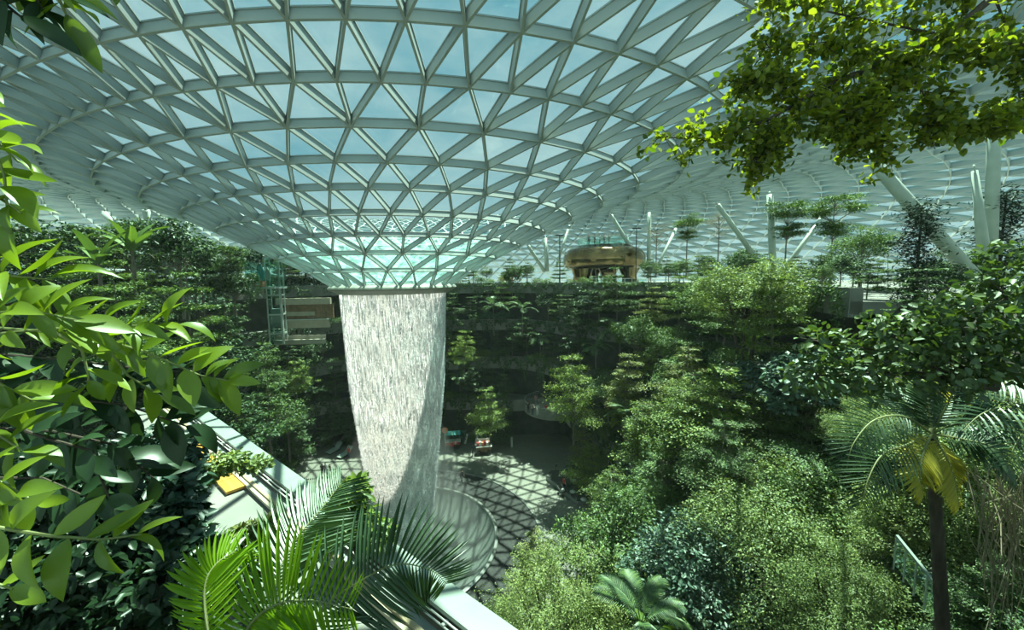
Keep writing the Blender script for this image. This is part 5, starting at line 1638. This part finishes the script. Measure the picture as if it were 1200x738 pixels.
MB().tube([(0, 0, 0), (0, 0, 5)], [0.11, 0.07], 10).build('trunk', M_bark_dark, pl)
for path in ([(1290, 470, 6), (1215, 468, 5.9), (1180, 475, 5.8), (1150, 485, 5.6), (1128, 505, 5.5)], [(1290, 470, 6), (1215, 450, 6), (1190, 446, 6), (1165, 448, 6), (1140, 462, 6)], [(1290, 470, 6), (1235, 480, 5.8), (1205, 500, 5.6), (1190, 520, 5.5), (1180, 545, 5.4)]):
    frond(pl, base, path, 18, 0.5, 'dark', stalk=0.1, sweep=0.7, rib_r=0.016)

for k in range(5):                                   # the crown goes on outside the frame
    f = link('frond', FROND[k % 3], pl); f.location = (0, 0, 5.0); f.rotation_euler = (0, -0.2 - 0.12 * k, -1.9 + 0.75 * k)
# the leafy bough reaching in at the upper right
bb = at_y(1260, -70, 5.6)
bough = thing('tree_bough', 'leafy bough with small bright leaves reaching in from the upper right', 'branch', tuple(bb))
def path3(px): return [at_y(*p) - bb for p in px]
main = [(1260, -70, 5.6), (1165, -5, 5.3), (1110, 42, 5.1), (1050, 70, 5.0), (980, 95, 4.9), (900, 140, 4.8), (830, 165, 4.8), (775, 160, 4.8)]
subs = [([(1075, 62, 5.0), (1072, 95, 4.9), (1092, 125, 4.9), (1088, 155, 4.9), (1096, 175, 4.9)], 0.014), ([(1110, 42, 5.1), (1000, 20, 5.1), (930, 5, 5.1), (880, -10, 5.1)], 0.015),
        ([(1165, -5, 5.3), (1190, 60, 5.1), (1195, 120, 5.0), (1180, 165, 5.0)], 0.016), ([(1050, 70, 5.0), (1000, 55, 5.0), (930, 50, 5.0), (878, 60, 5.0)], 0.014),
        ([(980, 95, 4.9), (985, 140, 4.8), (1020, 165, 4.8), (1050, 185, 4.8)], 0.011), ([(900, 140, 4.8), (900, 170, 4.8), (880, 190, 4.8)], 0.009),
        ([(940, 118, 4.85), (905, 95, 4.85), (870, 100, 4.85)], 0.009), ([(1000, 90, 4.9), (1010, 130, 4.8), (960, 160, 4.8)], 0.009), ([(1092, 125, 4.9), (1140, 150, 4.8), (1175, 140, 4.8)], 0.01),
        ([(1110, 42, 5.1), (1150, 60, 4.9), (1185, 50, 4.9), (1230, 60, 4.9)], 0.012), ([(1165, -5, 5.3), (1080, -20, 5.2), (1000, -20, 5.2)], 0.013), ([(1050, 70, 5.0), (1040, 120, 4.9), (1005, 150, 4.9)], 0.01)]
MB().tube(path3([(1560, -40, 6.6), (1420, -90, 6.1)] + main), [0.10, 0.075, 0.06, 0.05, 0.042, 0.035, 0.028, 0.02, 0.012, 0.006], 8).build('bough', M_bark_dark, bough, smooth=True)
rg = np.random.default_rng(91)
Pn = []
def along(px, n, rad):
    pts = np.array([tuple(p) for p in path3(px)])
    seg = np.linalg.norm(np.diff(pts, axis=0), axis=1); cum = np.concatenate([[0], np.cumsum(seg)])
    nt = max(3, n // 13)
    for t in rg.uniform(0.12, 1, nt) * cum[-1]:      # twigs carrying a spray of leaves
        i = min(np.searchsorted(cum, t) - 1, len(seg) - 1); i = max(i, 0)
        p = pts[i] + (pts[i + 1] - pts[i]) * ((t - cum[i]) / seg[i])
        v = rg.normal(0, 1, 3) * np.array([1, 0.8, 0.75]); v /= np.linalg.norm(v); v *= rad * rg.uniform(0.35, 1.0)
        twig.tube([tuple(p), tuple(p + v * 0.5 + np.array([0, 0, 0.02])), tuple(p + v)], [0.005, 0.004, 0.002], 4, caps=False)
        for k in range(17):
            Pn.append(p + v * rg.uniform(0.3, 1.05) + rg.normal(0, 0.04, 3))
twig = MB()
along(main[1:], 1400, 0.50)
for s, r0 in subs:
    MB().tube(path3(s), [r0 * (1 - 0.75 * k / (len(s) - 1)) for k in range(len(s))], 6).build('side_branch', M_bark_dark, bough)
    along(s, 560, 0.40)
twig.build('twigs', M_bark_dark, bough, kind='stuff')
Pn = np.array(Pn)
ml = big_leaf('leaf', 0.62, 0.15, 0.25, M_branch_leaf, 4)
idx = np.argsort(Pn[:, 1])[:260]                     # the nearest ones are pieces of their own
for i in idx:
    d = Vector(rg.normal(0, 1, 3) * np.array([1, 1, 0.5]) + np.array([-0.3, 0, -0.2])); up = Vector((rg.normal(0, .5), rg.normal(0, .5), 1))
    o = link('leaf', ml, bough); o.location = Pn[i]
    aim(o, d, up, rg.uniform(0.07, 0.11))
rest_ = np.delete(Pn, idx, axis=0)
V, F = leaves(rest_, rg, (0.062, 0.105), ratio=0.72, spread=0.7, droop=0.25, fine=True)
link('foliage', array_mesh('foliage', V, F, M_branch_leaf), bough, 'stuff')

# hanging roots and a stair rail at the lower right
rb = at_y(1185, 520, 7.5)
rt = thing('hanging_roots', 'tangle of thin tan aerial roots hanging at the right edge', 'roots', tuple(rb))
mb = MB()
for k in range(70):
    a = at_y(1130 + 90 * lrng.random(), 540 + 40 * lrng.random(), 7.2 + lrng.random()); b = at_y(1150 + 110 * lrng.random(), 620 + 130 * lrng.random(), 7.0 + lrng.random())
    m_ = a.lerp(b, 0.5) + Vector((lrng.uniform(-.3, .3), lrng.uniform(-.2, .2), lrng.uniform(-.45, .1)))
    mb.tube([a - rb, m_ - rb, b - rb], [0.008, 0.01, 0.006], 4, caps=False)
mb.build('root_tangle', solid('tan_root', (0.20, 0.17, 0.11), (0.30, 0.26, 0.18), rough=0.8), rt, kind='stuff')
sa = at_y(1050, 628, 10.0); sb = at_y(1100, 690, 8.8)
sr = thing('stair_rail', 'pale metal stair rail with glass sloping down behind the palm trunk', 'railing', tuple(sa))
MB().bar((0, 0, 0), sb - sa, 0.07, 0.06).build('handrail', M_coping, sr)
for k in range(4):
    t0 = (sb - sa) * (k / 4 + 0.01); t1 = (sb - sa) * ((k + 1) / 4 - 0.01)
    MB().add([t0 + Vector((0, 0, -0.02)), t1 + Vector((0, 0, -0.02)), t1 + Vector((0, 0, -0.8)), t0 + Vector((0, 0, -0.8))], [(0, 1, 2, 3)]).build('glass_panel', M_clear, sr)
    MB().tube([t0, t0 + Vector((0, 0, -0.95))], 0.02, 5).build('post', M_pale, sr)

# low growth on the slope under the palm
for i in range(900):
    ph = srng.uniform(-76, -40); R = srng.uniform(26, 37)
    p = polar(R, ph, float(slope_z(R, ph)))
    d = math.hypot(p.x, p.y)
    if d < 6.5 or d > 14: continue
    H = srng.uniform(0.7, 1.2)
    q = project(np.array([[p.x, p.y, p.z + H]]))[0]
    if q[0] < 1075 or q[0] > 1330 or q[1] < 620 or q[1] > 900: continue
    if any((p - o_.location).length < 0.9 for o_ in LOW): continue
    LOW.append(plant(srng.choice(['low_dark', 'low_dark', 'low_mid']), tuple(p), H, 'under the big palm', wide=srng.uniform(1.0, 1.4)))
    if len(LOW) > 60: break
finish_labels()
